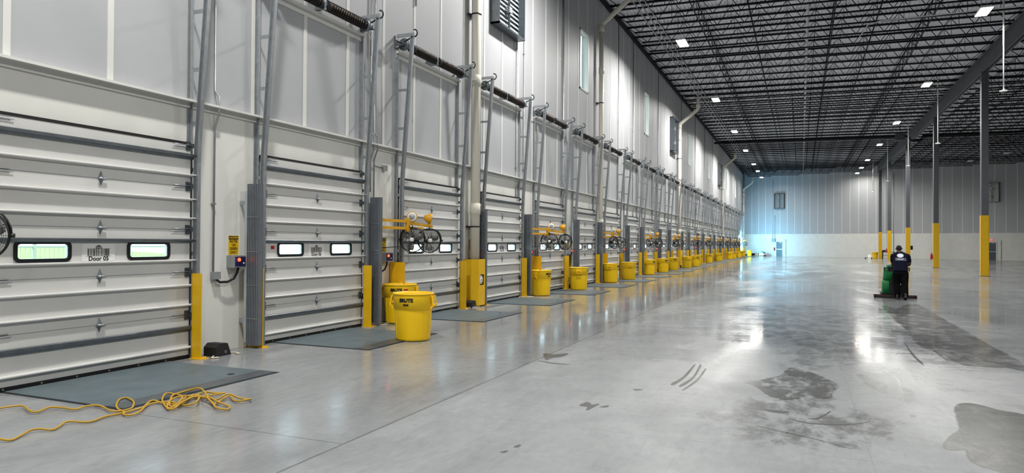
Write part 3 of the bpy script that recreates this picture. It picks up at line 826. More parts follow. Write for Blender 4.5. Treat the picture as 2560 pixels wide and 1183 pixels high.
rain_pipe(116.2, 'last cream rain pipe, in the corner against the back wall', 10.6, True, 'yellow guard at the foot of the corner rain pipe', .15)

# ------------------------------------------------------------------ wall louvers
def louver(parent_loc, rz, lab, blk, w=2.1, h=2.5):
    root = empty('wall_louver', parent_loc, rz)      # local: x along wall, -y into the room
    d = .30; mb = MB(); t = .05
    mb.box(-w/2, -w/2+t, -d, 0, 0, h); mb.box(w/2-t, w/2, -d, 0, 0, h); mb.box(-w/2, w/2, -d, 0, 0, t); mb.box(-w/2, w/2, -d, 0, h-t, h); mb.build('louver_frame', 'steel', root)
    mb = MB(); n = 16
    for i in range(n):
        z = t+(h-2*t)*(i+.1)/n
        mb.hexa([(-w/2+t, -.10, z), (w/2-t, -.10, z), (w/2-t, -.09, z), (-w/2+t, -.09, z), (-w/2+t, -.03, z+.13), (w/2-t, -.03, z+.13), (w/2-t, -.02, z+.13), (-w/2+t, -.02, z+.13)])
    mb.build('louver_blades', blk, root)
    mb = MB(); mb.box(-.025, .025, -.2, -.14, t, h-t); mb.build('mullion', 'steel', root)
    for i, z in enumerate((h*.28, h*.70)):
        mb = MB(); mb.box(-.12, .10, -.24, -.15, z-.08, z+.10); mb.cyl((-.3, -.18, z), (.3, -.18, z), .012, 8); mb.build('actuator', 'galv' if i else 'box', root)
    tag(root, lab, 'louver', 'motorised wall louvers')
louver((WX, 20.1, 8.5), math.pi/2, 'large steel wall louver at the top edge above Door 08', 'gatelight')
louver((WX, 51.2, 8.5), math.pi/2, 'steel wall louver left of the dog-leg rain pipe, middle of the dock wall', 'gatelight')
louver((WX, 82.3, 8.5), math.pi/2, 'farthest steel wall louver on the dock wall', 'gatelight')
def bw(x, off=0.0): return Vector((x-off*math.sin(-ang)*-1*-1, back_y(x)-off, 0))
louver((-3.1, back_y(-3.1), 7.4), ang, 'dark wall louver on the blue-lit left part of the back wall', 'gatelight', 1.6, 2.45)
louver((22.4, back_y(22.4), 7.4), ang, 'pale wall louver high on the right part of the back wall', 'seam', 1.6, 2.45)

# ------------------------------------------------------------------ yellow bins
def wrap(o, r, a0):
    """bend flat lettering (x along, y up, z out) round an upright cylinder of radius r"""
    for v in o.data.vertices:
        x, y, z = v.co; a = a0+x/r; v.co = ((r+z)*math.cos(a), (r+z)*math.sin(a), y)
def can_proto():
    root = empty('waste_bin')
    mb = MB(); H = .87
    mb.lathe([(0, .006), (.285, .006), (.308, .02), (.315, .05), (.346, .62), (.352, H-.03), (.376, H-.03), (.380, H-.015), (.376, H), (.350, H), (.338, H-.04), (.33, .62), (.30, .05), (0, .04)], n=48)
    mb.build('bin_body', 'can', root)
    mb = MB(); n = 64; b = 0
    for i in range(n):
        a = 2*math.pi*i/n; zb = .575+.016*math.sin(2*(a-.3)); 
        for r, z in ((.338, zb-.004), (.360, zb+.012), (.366, H-.03)): mb.v.append((r*math.cos(a), r*math.sin(a), z))
    for i in range(n):
        k = (i+1) % n
        for q in (0, 1): mb.face([3*i+q, 3*k+q, 3*k+q+1, 3*i+q+1], 0, True)
    mb.build('upper_band', 'can', root)
    A0 = math.radians(12)
    for s in (0, 1):
        a = A0+math.pi*s; u = Vector((math.cos(a), math.sin(a), 0)); t = Vector((-math.sin(a), math.cos(a), 0)); mb = MB()
        for w in (-.085, .085):
            o = t*w
            mb.prism([u*.345+o+Vector((0, 0, H-.035)), u*.385+o+Vector((0, 0, H-.035)), u*.428+o+Vector((0, 0, H-.20)), u*.420+o+Vector((0, 0, H-.235)), u*.345+o+Vector((0, 0, H-.31)), u*.345+o+Vector((0, 0, H-.27)), u*.395+o+Vector((0, 0, H-.215)), u*.37+o+Vector((0, 0, H-.07)), u*.345+o+Vector((0, 0, H-.06))], t*.012)
        mb.bar(u*.42-t*.09+Vector((0, 0, H-.215)), u*.42+t*.10+Vector((0, 0, H-.215)), .03, .03)
        mb.bar(u*.40-t*.09+Vector((0, 0, H-.10)), u*.40+t*.10+Vector((0, 0, H-.10)), .012, .10)
        mb.build('handle', 'can', root)
    for a in (A0-.75, A0+.75, A0+math.pi-.75, A0+math.pi+.75):
        mb = MB(); mb.bar((.312*math.cos(a), .312*math.sin(a), .06), (.340*math.cos(a), .340*math.sin(a), .57), .018, .018); mb.build('rib', 'can', root)
    la = math.radians(-81)
    t = text_mesh('maker_letters', 'BRUTE', .088, 'ink', root, Matrix.Translation((0, .745, 0)), .006, .001); wrap(t, .3655, la)
    mb = MB()
    for x0, x1, y0, y1 in ((-.05, .05, .648, .664), (-.05, -.038, .66, .69), (.038, .05, .66, .69), (-.042, .042, .668, .682)):
        n = 6
        for i in range(n): mb.box(x0+(x1-x0)*i/n, x0+(x1-x0)*(i+1)/n, y0, y1, 0, .001)
    m = mb.build('maker_mark', 'ink', root); wrap(m, .3655, la)
    return root
def sticker(root):
    la = math.radians(-81)+.60; mb = MB()
    for i in range(6): mb.box(-.05+.1*i/6, -.05+.1*(i+1)/6, .62, .77, 0, .001)
    s = mb.build('warning_sticker', 'sign', root); wrap(s, .366, la)
    mb = MB()
    for i in range(6): mb.box(-.05+.1*i/6, -.05+.1*(i+1)/6, .735, .77, .001, .002)
    for i in range(2): mb.box(-.012, .012, .66+.03*i, .68+.03*i, .001, .002)
    r = mb.build('sticker_band', 'red', s); wrap(r, .366, la)
bp_ = can_proto()
G = 'yellow round waste bins along the docks'
CANS = [(-6.60, 11.02, 0, 'foremost yellow round waste bin, standing at the edge of the Door 06 leveler plate'),
        (-8.27, 13.22, 10, 'yellow round waste bin with a white warning sticker, behind the foremost bin'),
        (-8.25, 22.2, 62, 'yellow waste bin half hidden behind the right gate of Door 08'),
        (-7.93, 25.55, 95, 'yellow waste bin at the right jamb of the fifth dock door, handle towards the camera'),
        (-8.12, 31.15, 80, 'yellow waste bin just right of the right gate of the sixth dock door'),
        (-7.93, 33.95, 100, 'yellow waste bin at the right jamb of the seventh dock door'),
        (-8.2, 40.2, 60, 'yellow waste bin between the eighth and ninth dock doors'),
        (-8.06, 43.9, 40, 'yellow waste bin in front of the ninth dock door'),
        (-8.05, 47.7, 20, 'yellow waste bin right of the tenth dock door, partly behind its gate'),
        (-7.85, 52.4, 110, 'yellow waste bin in front of the guard of the dog-leg rain pipe'),
        (-7.8, 56.6, 30, 'yellow waste bin tucked behind the one at the dog-leg pipe guard'),
        (-8.2, 60.8, 70, 'yellow waste bin at the thirteenth dock door'),
        (-8.1, 67.7, 15, 'yellow waste bin between the fourteenth and fifteenth dock doors'),
        (-7.95, 74.6, 55, 'yellow waste bin at the sixteenth dock door'),
        (-7.8, 85.2, 85, 'yellow waste bin near the guard of the far dog-leg rain pipe'),
        (-7.8, 90.2, 25, 'yellow waste bin just past the far dog-leg rain pipe'),
        (-7.85, 98.8, 45, 'second-farthest yellow waste bin along the dock row'),
        (-7.85, 105.8, 75, 'farthest yellow waste bin along the dock row'),
        (-7.45, 113.4, 35, 'lone yellow waste bin in the blue-lit back corner'),
        (9.18, 104.5, 50, 'yellow waste bin beside the far columns and the dark bench')]
for i, (x, y, r, lab) in enumerate(CANS):
    t = bp_ if i == 0 else copy_tree(bp_)
    t.location = (x, y, 0); t.rotation_euler = (0, 0, math.radians(r)); tag(t, lab, 'waste bin', G)
    if i == 1: sticker(t)

# ------------------------------------------------------------------ columns
def column_proto():
    root = empty('steel_column'); w = .18
    mb = MB(); mb.box(-w, w, -w, w, .02, 12.08); mb.build('shaft', 'column', root)
    mb = MB(); q = w+.022
    mb.box(-q, q, -q, -w-.002, .02, 3.6); mb.box(-q, q, w+.002, q, .02, 3.6); mb.box(-q, -w-.002, -q, q, .02, 3.6); mb.box(w+.002, q, -q, q, .02, 3.6); mb.build('yellow_guard_sleeve', 'yellow', root)
    mb = MB(); mb.box(-.28, .28, -.28, .28, .0, .02); mb.build('base_plate', 'column', root)
    mb = MB(); mb.box(-.24, .24, -.24, .24, 12.07, 12.1); mb.build('cap_plate', 'column', root)
    return root
c0 = column_proto(); CY_ = (48.4, 64.3, 80.1, 96.0, 106.7)
CL = ('nearest grey steel column with a yellow lower sleeve, far right', 'second grey steel column with a yellow lower sleeve, with a red extinguisher on its left',
      'third grey steel column with a yellow lower sleeve, just right of the worker', 'fourth grey steel column with a yellow lower sleeve, just left of the worker', 'farthest grey steel column with a yellow lower sleeve, beside the bench and bin')
for i, y in enumerate(CY_):
    t = c0 if i == 0 else copy_tree(c0); t.location = (GX, y, 0); tag(t, CL[i], 'column', 'steel columns under the roof girder')
def extinguisher(x, y, z, lab):
    r = empty('fire_extinguisher', (x, y, z))
    mb = MB(); mb.lathe([(0, 0), (.075, 0), (.085, .02), (.085, .38), (.06, .44), (.025, .47), (.025, .5), (0, .5)], n=20); mb.build('cylinder_body', 'red', r)
    mb = MB(); mb.box(-.02, .02, -.06, .06, .5, .53); mb.bar((0, -.05, .54), (0, .1, .58), .02, .015); mb.build('valve_handle', 'dark', r)
    mb = MB(); mb.tube([(0, -.05, .51), (.05, -.12, .42), (.07, -.11, .2), (.06, -.10, .1)], .012, 6); mb.build('hose', 'black', r)
    mb = MB(); mb.box(-.02, .02, .08, .10, .1, .4); mb.build('bracket', 'galv', r)
    tag(r, lab, 'fire extinguisher', 'red fire extinguishers')
extinguisher(GX-.32, 64.2, .68, 'red fire extinguisher hung on the left side of the second column')
extinguisher(GX-.32, 96.0, .9, 'small red fire extinguisher by the fourth column, near the bench')
extinguisher(-3.92, back_y(-3.92)-.13, .85, 'red fire extinguisher on the blue-lit back wall left of the exit door')
e = empty('column_call_box', (GX+.33, 80.1, 1.35)); mb = MB(); mb.box(-.10, .10, -.10, .10, 0, .42); mb.build('box_body', 'blackgloss', e); mb = MB(); mb.box(-.06, .06, -.106, -.10, .22, .36); mb.build('front_plate', 'dark', e)
mb = MB(); mb.box(-.14, -.10, -.05, .05, .1, .3); mb.build('bracket', 'galv', e); tag(e, 'black box mounted on the right side of the third column', 'box')

# ------------------------------------------------------------------ roof services
def fixture(x, y, lit=True):
    root = empty('high_bay_light', (x, y, 11.95)); L, W = .62, .24
    mb = MB(); mb.box(-W, W, -L, L, 0, .06); mb.box(-W+.06, W-.06, -L+.1, L-.1, .06, .12); mb.build('housing', 'white', root)
    mb = MB(); mb.box(-W+.02, W-.02, -L+.02, L-.02, -.012, -.002); mb.build('lens', 'lens' if lit else 'white', root)
    mb = MB(); h = roof_z(x)-.03-11.95
    for q in (-.5, .5): mb.cyl((0, q, .1), (0, q, h+.05), .008, 6)
    mb.build('hanger_wire', 'galv', root)
    if lit:
        ld = bpy.data.lights.new('lamp_light', 'AREA'); ld.shape = 'RECTANGLE'; ld.size = .4; ld.size_y = 1.1; ld.energy = LAMP_W*lit; ld.color = (1, .985, .95); ld.spread = math.radians(168)
        lo = bpy.data.objects.new('lamp_light', ld); COL.objects.link(lo); lo.parent = root; lo.location = (0, 0, -.03)
    return root
LY = [(-10.0, -10), (5.2, 5.2), (20.3, 20.3), (35.3, 35.3), (50.1, 50.1), (64.8, 64.8), (78.4, 78.4), (92.1, 92.1), (101, 101), (110.6, 108.4)]
for i, (a, b_) in enumerate(LY):
    for x, y, nm in ((-5.56, a, 'left'), (7.28, b_, 'right')):
        f = fixture(x, y, (.25 if i == 9 else .55) if i > 7 else 1.0)
        n = i-2
        lab = ('lit high bay light, %s nearest of the %s row under the roof' % (ORD[n-1], nm)).replace('first nearest', 'nearest') if n > 0 else 'lit high bay light of the %s row above and behind the camera' % nm
        tag(f, lab, 'ceiling light', 'lit high bay lights')
f = fixture(18.7, 97.5, False); tag(f, 'unlit high bay light in the dark right bay, seen between the two nearest columns', 'ceiling light')
f = fixture(20.8, 90.6, False); tag(f, 'unlit high bay light in the dark right bay, right of the nearest column', 'ceiling light')
RODS = ((8.35, 36.9), (8.55, 54.3), (8.6, 68.7), (8.6, 84.3), (8.6, 100.5))
for i, (x, y) in enumerate(RODS):
    r = empty('drop_rod_antenna', (x, y, 8.72)); zt = roof_z(x)-.01-8.72
    mb = MB(); mb.cyl((0, 0, .05), (0, 0, zt), .028, 10); mb.cyl((0, 0, zt*.45), (0, 0, zt), .036, 10); mb.build('rod', 'white', r)
    mb = MB(); mb.lathe([(0, 0), (.14, .0), (.17, .02), (.15, .05), (.04, .08), (0, .08)], n=24); mb.build('disc', 'white', r)
    tag(r, 'thin white drop rod with a small round disc, %s along the girder line' % ('nearest' if i == 0 else ORD[i]+' nearest'), 'antenna', 'white drop rods with discs')
def run(name, pts, r, m, lab, cat, n=8):
    mb = MB(); mb.tube(pts, r, n); o = mb.build(name, m); tag(o, lab, cat); return o
def zr(x, d): return roof_z(x)-d
run('roof_pipe', [(.25, 10, zr(.25, .55)), (.25, 113.5, zr(.25, .55))], .075, 'whitepipe', 'long white pipe running away under the roof deck, mid ceiling', 'pipe', 10)
for i, (x, d) in enumerate(((-6.9, 1.0), (-6.62, 1.03), (-6.4, .98))):
    run('roof_conduit', [(x, 16, zr(x, d)), (x, 100, zr(x, d))], .028, 'conduit', '%s of three grey conduits running under the joists beside the dock wall' % ('leftmost', 'middle', 'rightmost')[i], 'conduit', 6)
run('light_feed_conduit', [(2.6, 40.5, zr(2.6, .9)), (2.9, 36.6, 12.28), (3.4, 35.9, 12.2), (14, 35.9, 12.2)], .026, 'whitepipe', 'thin pale conduit crossing the ceiling towards the nearest right-hand light', 'conduit', 6)
run('sprinkler_main', [(WX+.3, 75.0, 12.45), (9.4, 75.0, 12.2), (9.6, 75, 11.8), (10.4, 75, 11.8), (10.6, 75, 12.2), (27, 75.0, 12.1)], .10, 'joist', 'dark sprinkler main crossing under the joists and dipping below the girder', 'pipe', 10)
for i, x in enumerate((-2.3, 3.4, 13.2, 17.6)):
    run('sprinkler_branch', [(x, 12, zr(x, .42)), (x, 104, zr(x, .42))], .035, 'joist', 'dark sprinkler branch pipe through the joists, %s from the dock wall' % ORD[i], 'pipe', 6)
e = empty('heater_unit', (8.4, 72.5, 11.5)); mb = MB(); mb.box(-.35, .35, -.4, .4, 0, .7); mb.build('casing', 'dark', e); mb = MB()
for i in range(6): mb.box(-.33, .33, -.415, -.40, .06+.1*i, .12+.1*i)
mb.build('grille', 'steel', e); mb = MB(); mb.cyl((0, 0, .7), (0, 0, roof_z(8.4)-.01-11.5), .03, 8); mb.build('hanger', 'dark', e)
tag(e, 'dark square unit hung under the roof near the right-hand lights', 'heater')

# ------------------------------------------------------------------ back wall fittings
def exit_door(n, x, lab, swing):
    root = structure(empty('door_%d' % n, (x, back_y(x), 0), ang))
    w = .50
    mb = MB(); mb.box(-w-.09, -w, -.05, .0, 0, 2.32); mb.box(w, w+.09, -.05, .0, 0, 2.32); mb.box(-w-.09, w+.09, -.05, 0, 2.24, 2.32); mb.build('door_frame', 'white', root)
    mb = MB(); mb.box(-w, w, -.03, .0, .02, 2.24); mb.build('door_leaf', 'mdoor', root)
    mb = MB(); mb.box(-w+.06, w-.03, -.10, -.06, 1.02, 1.10); mb.box(-w+.08, -w+.14, -.06, -.03, 1.0, 1.12); mb.box(w-.14, w-.06, -.06, -.03, 1.0, 1.12); mb.build('push_bar', 'galv', root)
    mb = MB(); mb.box(0, .38, -.08, -.03, 2.08, 2.14); mb.build('door_closer', 'galv', root)
    s = empty('exit_sign', (x, back_y(x), 2.44), ang)
    mb = MB(); mb.box(-.20, .20, -.07, 0, 0, .24); mb.build('sign_body', 'white', s)
    mb = MB(); mb.box(-.17, .17, -.074, -.07, .03, .21); mb.build('lit_face', 'exitred', s)
    text_mesh('sign_letters', 'EXIT', .17, 'white', s, on_front(0, -.0755, .12), .003, .0005)
    tag(s, lab, 'exit sign', 'red lit exit signs')
exit_door(26, -3.15, 'red lit EXIT sign over the back door in the blue light', 1)
exit_door(27, 22.35, 'red lit EXIT sign over the right-hand back door', 1)
def backbox(name, x, z0, z1, w, d, m, lab, cat):
    r = empty(name, (x, back_y(x), 0), ang); mb = MB(); mb.box(-w/2, w/2, -d, 0, z0, z1); mb.build('cabinet_body', m, r)
    mb = MB(); mb.box(-w/2+.03, w/2-.03, -d-.01, -d, z0+.03, z1-.03); p = mb.build('cabinet_door', m, r)
    mb = MB(); mb.box(w/2-.08, w/2-.05, -d-.03, -d-.01, (z0+z1)/2-.05, (z0+z1)/2+.05); mb.build('latch', 'dark', p)
    tag(r, lab, cat); return r
backbox('wall_panel_box', -3.95, 2.2, 2.75, .6, .18, 'box', 'grey electrical box on the back wall left of the exit sign', 'electrical box')
def backline(x, z0, z1, lab, m='conduit', r=.025):
    mb = MB(); mb.tube([(0, -.04, z0), (0, -.04, z1)], r, 6)
    for z in (z0+.5, (z0+z1)/2, z1-.5): mb.box(-.05, .05, -.07, 0, z-.02, z+.02)
    o = mb.build('conduit', m, None, (x, back_y(x), 0), (0, 0, ang)); tag(o, lab, 'conduit', 'back wall conduits')
backline(-4.12, 2.75, 12.2, 'left conduit of the pair rising from the grey box on the back wall')
backline(-3.8, 2.75, 6.4, 'right conduit of the pair rising from the grey box on the back wall')
backline(-2.2, .1, 2.6, 'short conduit beside the exit door in the blue light')
backline(23.3, .1, 2.5, 'short conduit beside the right-hand exit door')
backline(11.9, .05, 12.0, 'thin tall conduit on the back wall rising behind the worker', 'conduit', .035)

# ------------------------------------------------------------------ things stored at the far end
ps = empty('loaded_pallet', (-5.9, 114.8, 0), ang)
mb = MB()
for y in (-.5, 0, .45): mb.box(-.75, .75, y-.05, y+.05, 0, .1)
mb.build('stringer', 'wood', ps)
mb = MB()
for i in range(7): mb.box(-.75+.215*i, -.75+.215*i+.15, -.55, .55, .1, .125)
mb.build('deck_board', 'wood', ps)
for i, (x, y, w, d, h, m) in enumerate(((-.4, 0, .6, .9, .35, 'cardboard'), (.35, .05, .75, .95, .28, 'trailer'))):
    mb = MB(); mb.box(x-w/2, x+w/2, y-d/2, y+d/2, .125, .125+h); b = mb.build('carton', m, ps)
    mb = MB(); mb.box(x-.03, x+.03, y-d/2-.002, y+d/2+.002, .125+h, .127+h); mb.build('tape', 'white', b)
mb = MB(); mb.prism([(-.7, -.45, .48), (.6, -.45, .42), (.62, -.45, .58), (.2, -.45, .74), (-.55, -.45, .72)], (0, .9, 0)); mb.build('wrapped_bundle', 'box', ps)
tag(ps, 'low pallet stacked with cartons and a grey bundle in the blue back corner', 'pallet')
for i, (x, w) in enumerate(((-7.02, .4), (-8.15, .35))):
    r = empty('dark_crate', (x, 115.2 - .3*i, 0), ang); h = .38 if i == 0 else .22
    mb = MB(); mb.box(-w/2, w/2, -.3, .3, 0, .04)
    for s in (-1, 1): mb.box(-w/2, w/2, s*.3-.015, s*.3+.015, 0, h); mb.box(s*w/2-.015, s*w/2+.015, -.3, .3, 0, h)
    mb.build('crate_body', 'dark', r); mb = MB(); mb.box(-w/2-.01, w/2+.01, -.31, .31, h, h+.03); mb.build('crate_lid', 'blackgloss', r)
    tag(r, ('low dark crate on the floor between the corner bin and the loaded pallet', 'small dark crate on the floor left of the corner bin')[i], 'crate')
wb_ = empty('work_bench', (10.75, 104.3, 0))
mb = MB(); mb.box(-.75, .75, -.4, .4, .86, .92); mb.build('bench_top', 'dark', wb_)
for x in (-.68, .68):
    for y in (-.34, .34):
        mb = MB(); mb.box(x-.04, x+.04, y-.04, y+.04, 0, .86); mb.build('leg', 'dark', wb_)
mb = MB(); mb.box(-.7, .7, -.36, .36, .40, .45); mb.build('lower_shelf', 'dark', wb_)
tag(wb_, 'dark metal bench standing between the two farthest columns', 'bench')
tb = empty('tool_bag', (10.2, 104.2, .92)); mb = MB(); mb.prism([(-.25, -.15, 0), (.25, -.15, 0), (.22, -.15, .16), (.05, -.15, .24), (-.18, -.15, .2)], (0, .3, 0)); mb.build('bag_body', 'black', tb)
mb = MB(); mb.tube([(-.1, 0, .2), (-.06, 0, .3), (.06, 0, .3), (.1, 0, .2)], .015, 6); mb.build('carry_strap', 'dark', tb); tag(tb, 'small black tool bag lying on the dark bench', 'bag')
wc = empty('white_floor_sign', (8.35, 102.8, 0))
for s in (-1, 1):
    mb = MB(); mb.hexa([(-.2, s*.25, 0), (.2, s*.25, 0), (.2, s*.25+.02, 0), (-.2, s*.25+.02, 0), (-.15, 0, .52), (.15, 0, .52), (.15, .02, .52), (-.15, .02, .52)]); mb.build('panel', 'white', wc)
tag(wc, 'small white folding stand on the floor left of the far yellow bin', 'stand')
dl = empty('low_dolly', (8.2, 102.0, 0)); mb = MB(); mb.box(-.45, .45, -.3, .3, .12, .16); mb.build('platform', 'dark', dl)
for x in (-.36, .36):
    for y in (-.22, .22): mb = MB(); mb.cyl((x, y-.02, .06), (x, y+.02, .06), .06, 12); mb.box(x-.03, x+.03, y-.03, y+.03, .06, .12); mb.build('caster', 'black', dl)
tag(dl, 'low dark dolly on the floor in front of the white stand, far right of centre', 'dolly')

# ------------------------------------------------------------------ yellow extension cord
def spline(P, sub=6):
    out = []
    for i in range(len(P)-1):
        p0, p1, p2, p3 = P[max(i-1, 0)], P[i], P[i+1], P[min(i+2, len(P)-1)]
        for j in range(sub):
            t = j/sub; out.append(.5*((2*p1)+(p2-p0)*t+(2*p0-5*p1+4*p2-p3)*t*t+(3*p1-p0-3*p2+p3)*t**3))
    out.append(P[-1]); return out
TR = [(-60, 770), (0, 758), (60, 748), (150, 742), (200, 775), (250, 782), (330, 752), (420, 755), (500, 765), (560, 748), (620, 738), (680, 745), (740, 775), (800, 772), (850, 762), (885, 750), (890, 712), (845, 688), (800, 697), (778, 730), (785, 760), (830, 778),
      (825, 795), (880, 802), (935, 778), (975, 740), (1020, 722), (1075, 716), (1150, 722), (1230, 735), (1300, 738), (1328, 705), (1300, 675), (1240, 690), (1190, 735), (1130, 755), (1100, 735), (1083, 700), (1110, 670), (1170, 665), (1215, 695), (1195, 735), (1150, 740), (1130, 735), (1150, 690), (1200, 655), (1260, 640), (1340, 650),
      (1395, 690), (1430, 735), (1385, 705), (1345, 690), (1420, 665), (1500, 660), (1430, 655), (1370, 650), (1280, 690), (1210, 735), (1160, 760), (1115, 755), (1140, 715), (1230, 690), (1320, 682), (1400, 695), (1450, 722), (1505, 732), (1535, 752), (1505, 768), (1450, 755), (1430, 735), (1470, 705), (1530, 672), (1560, 700), (1600, 712), (1665, 708), (1668, 696), (1600, 690), (1520, 692), (1440, 700), (1360, 685), (1290, 670), (1230, 715), (1180, 728), (1110, 722), (1080, 718), (1035, 706), (1000, 712), (955, 745), (890, 766), (840, 780), (760, 797), (690, 812), (620, 838), (560, 845), (450, 847), (390, 877), (345, 897), (260, 897), (200, 907), (130, 940), (70, 966), (0, 966), (-60, 968)]
rnd = random.Random(4); P = []
for i, (a, b_) in enumerate(TR):
    z = .014
    if 22 < i < len(TR)-22: z = .016+.055*rnd.random()*(.5+.5*math.sin(i*1.9))
    p = gp(a/2.67, 740+b_/2.67, .014); p.z = max(.026 if p.x < -6.55 else .014, z+.004); P.append(p)
mb = MB(); mb.tube(spline(P, 6), .0105, 7); o = mb.build('extension_cord', 'cord'); tag(o, 'tangled yellow extension cord lying on the floor in front of the Door 05 leveler plate', 'extension cord')

# ------------------------------------------------------------------ damp patches and scuff marks on the concrete
mb = MB(); att = []
def patch(px, feather, s=1.0, mott=0.0, z=.0012, scale=None):
    """closed outline (positions measured in the photo) with a soft edge"""
    W = [gp(1500+a*.4141, 760+b_*.4141) if scale is None else gp(a, b_) for a, b_ in px]
    if len(W) > 6 or True:
        Q = []
        n = len(W)
        for i in range(n):
            p0, p1, p2, p3 = W[i-1], W[i], W[(i+1) % n], W[(i+2) % n]
            for j in range(4):
                t = j/4; Q.append(.5*((2*p1)+(p2-p0)*t+(2*p0-5*p1+4*p2-p3)*t*t+(3*p1-p0-3*p2+p3)*t**3))
        W = Q
    n = len(W); area = sum(W[i].x*W[(i+1) % n].y-W[(i+1) % n].x*W[i].y for i in range(n)); sg = 1 if area > 0 else -1
    b = len(mb.v)
    for i in range(n):
        t = (W[(i+1) % n]-W[i-1]); t = t.normalized() if t.length > 1e-6 else Vector((1, 0, 0)); nr = Vector((t.y, -t.x, 0))*sg
        o_ = W[i]+nr*feather; mb.v.append((W[i].x, W[i].y, z)); mb.v.append((o_.x, o_.y, z)); att.append((s, mott)); att.append((0, mott))
    idx = [b+2*i for i in range(n)]
    mb.face(idx if sg > 0 else idx[::-1])
    for i in range(n):
        k = (i+1) % n; mb.face([b+2*i, b+2*i+1, b+2*k+1, b+2*k])
patch([(880, 470), (1000, 455), (1090, 430), (1165, 385), (1230, 402), (1300, 425), (1370, 457), (1440, 490), (1412, 528), (1385, 565), (1330, 570), (1240, 555), (1150, 580), (1040, 560), (960, 505)], .04, .9, 1.0)
patch([(700, 690), (850, 655), (960, 590), (1150, 575), (1300, 560), (1450, 640), (1680, 700), (1700, 760), (1560, 850), (1300, 830), (1130, 850), (960, 800), (800, 740)], .35, .42, .55, .001)
patch([(1560, 430), (1620, 440), (1760, 500), (1850, 510), (1905, 560), (1850, 600), (1780, 560), (1640, 500)], .05, .6, .7)
patch([(2085, 860), (2120, 800), (2175, 760), (2160, 690), (2150, 620), (2230, 600), (2400, 640), (2600, 690), (2640, 860), (2640, 1060), (2400, 1010), (2270, 965), (2230, 920), (2215, 880), (2120, 880)], .03, .9, .45)
patch([(1710, 10), (1790, 30), (1900, 0), (2100, 110), (2330, 240), (2600, 400), (2450, 385), (2200, 370), (2050, 300), (1930, 245), (1850, 150), (1770, 80)], .08, .6, .4, .0011)
patch([(1800, 130), (1960, 140), (2060, 240), (2150, 330), (2080, 350), (1960, 350), (1850, 270)], .4, .25, .5, .001)
patch([(1000, 30), (1190, 10), (1500, 60), (1530, 240), (1530, 330), (1300, 350), (1220, 380), (1190, 160), (1010, 200)], .5, .35, .4, .001)
# dark wet streaks
for poly, s in (([(870, 622), (930, 625), (1040, 640), (1130, 650), (1125, 660), (1040, 655), (960, 636)], 1), ([(1255, 692), (1300, 690), (1350, 672), (1390, 648), (1385, 658), (1340, 685), (1310, 700)], .9),
                ([(1140, 690), (1250, 716), (1430, 727), (1570, 720), (1632, 708), (1570, 725), (1430, 733), (1240, 722)], .8), ([(940, 735), (1100, 768), (1300, 815), (1500, 870), (1500, 873), (1300, 820), (1090, 775)], .5),
                ([(1840, 235), (1890, 300), (1950, 362), (1942, 364), (1880, 305)], .8), ([(2000, 265), (2060, 310), (2110, 348), (2050, 315)], .6), ([(1690, 778), (1755, 776), (1750, 784), (1700, 786)], .8), ([(1870, 668), (1900, 672), (1905, 684), (1880, 684)], .6),
                ([(430, 482), (500, 440), (560, 375), (575, 370), (520, 440), (450, 488)], .8), ([(480, 492), (560, 440), (600, 372), (610, 375), (570, 445), (500, 498)], .8), ([(500, 515), (580, 460), (632, 395), (638, 400), (590, 465), (510, 520)], .7),
                ([(1765, 440), (1800, 470), (1815, 540), (1830, 610), (1850, 615), (1830, 540), (1812, 470), (1775, 438)], .8), ([(200, 515), (240, 514), (258, 520), (215, 524)], .5)):
    patch(poly, .006, s, 0.25, .0014)
for poly, s in (([(1360, 884), (1385, 886), (1420, 884), (1405, 892), (1380, 895), (1365, 900)], .8), ([(1345, 902), (1375, 906), (1425, 912), (1380, 910)], .5), ([(1450, 1014), (1468, 1006), (1480, 1012), (1497, 1010), (1484, 1018), (1466, 1026), (1470, 1018)], .95), ([(1252, 1131), (1268, 1127), (1262, 1132)], .9), ([(1285, 1118), (1300, 1112), (1296, 1118)], .9), ([(1500, 1018), (1520, 1014), (1516, 1019)], .6)):
    patch(poly, .012, s, 0, .0014, 1)
st = mb.build('damp_patches', 'damp', bpy.data.objects['floor'])
ca = st.data.color_attributes.new('damp', 'FLOAT_COLOR', 'POINT')
for i, (a, b_) in enumerate(att): ca.data[i].color = (a, b_, 0, 1)
st['kind'] = 'structure'

# ------------------------------------------------------------------ worker and floor scrubber
def ell(mb, rings, n=20):
    """closed loft through horizontal-ish ellipses: (centre, rx, ry, tilt about x)"""
    b = len(mb.v)
    for c, rx, ry, tl in rings:
        for k in range(n):
            a = 2*math.pi*k/n; x, y = rx*math.cos(a), ry*math.sin(a)
            mb.v.append((c[0]+x, c[1]+y*math.cos(tl), c[2]+y*math.sin(tl)))
    for i in range(len(rings)-1):
        for k in range(n):
            k2 = (k+1) % n; mb.face([b+i*n+k, b+i*n+k2, b+(i+1)*n+k2, b+(i+1)*n+k], 0, True)
    mb.face([b+k for k in reversed(range(n))]); mb.face([b+(len(rings)-1)*n+k for k in range(n)])
def limb(mb, pts, rs, n=14):
    P, R = [Vector(p) for p in pts], rs
    S = spline(P, 5); r = []
    for i in range(len(P)-1):
        for j in range(5): r.append(R[i]+(R[i+1]-R[i])*j/5)
    r.append(R[-1]); mb.tube(S, r, n)
def blob(o, vox, it=4):
    m = o.modifiers.new('merge', 'REMESH'); m.mode = 'VOXEL'; m.voxel_size = vox; m.use_smooth_shade = True
    s = o.modifiers.new('soften', 'SMOOTH'); s.factor = .5; s.iterations = it
    return o
PX, PY = 3.06, 26.2
per = empty('person', (PX, PY, 0), -.07)
hx = -.035
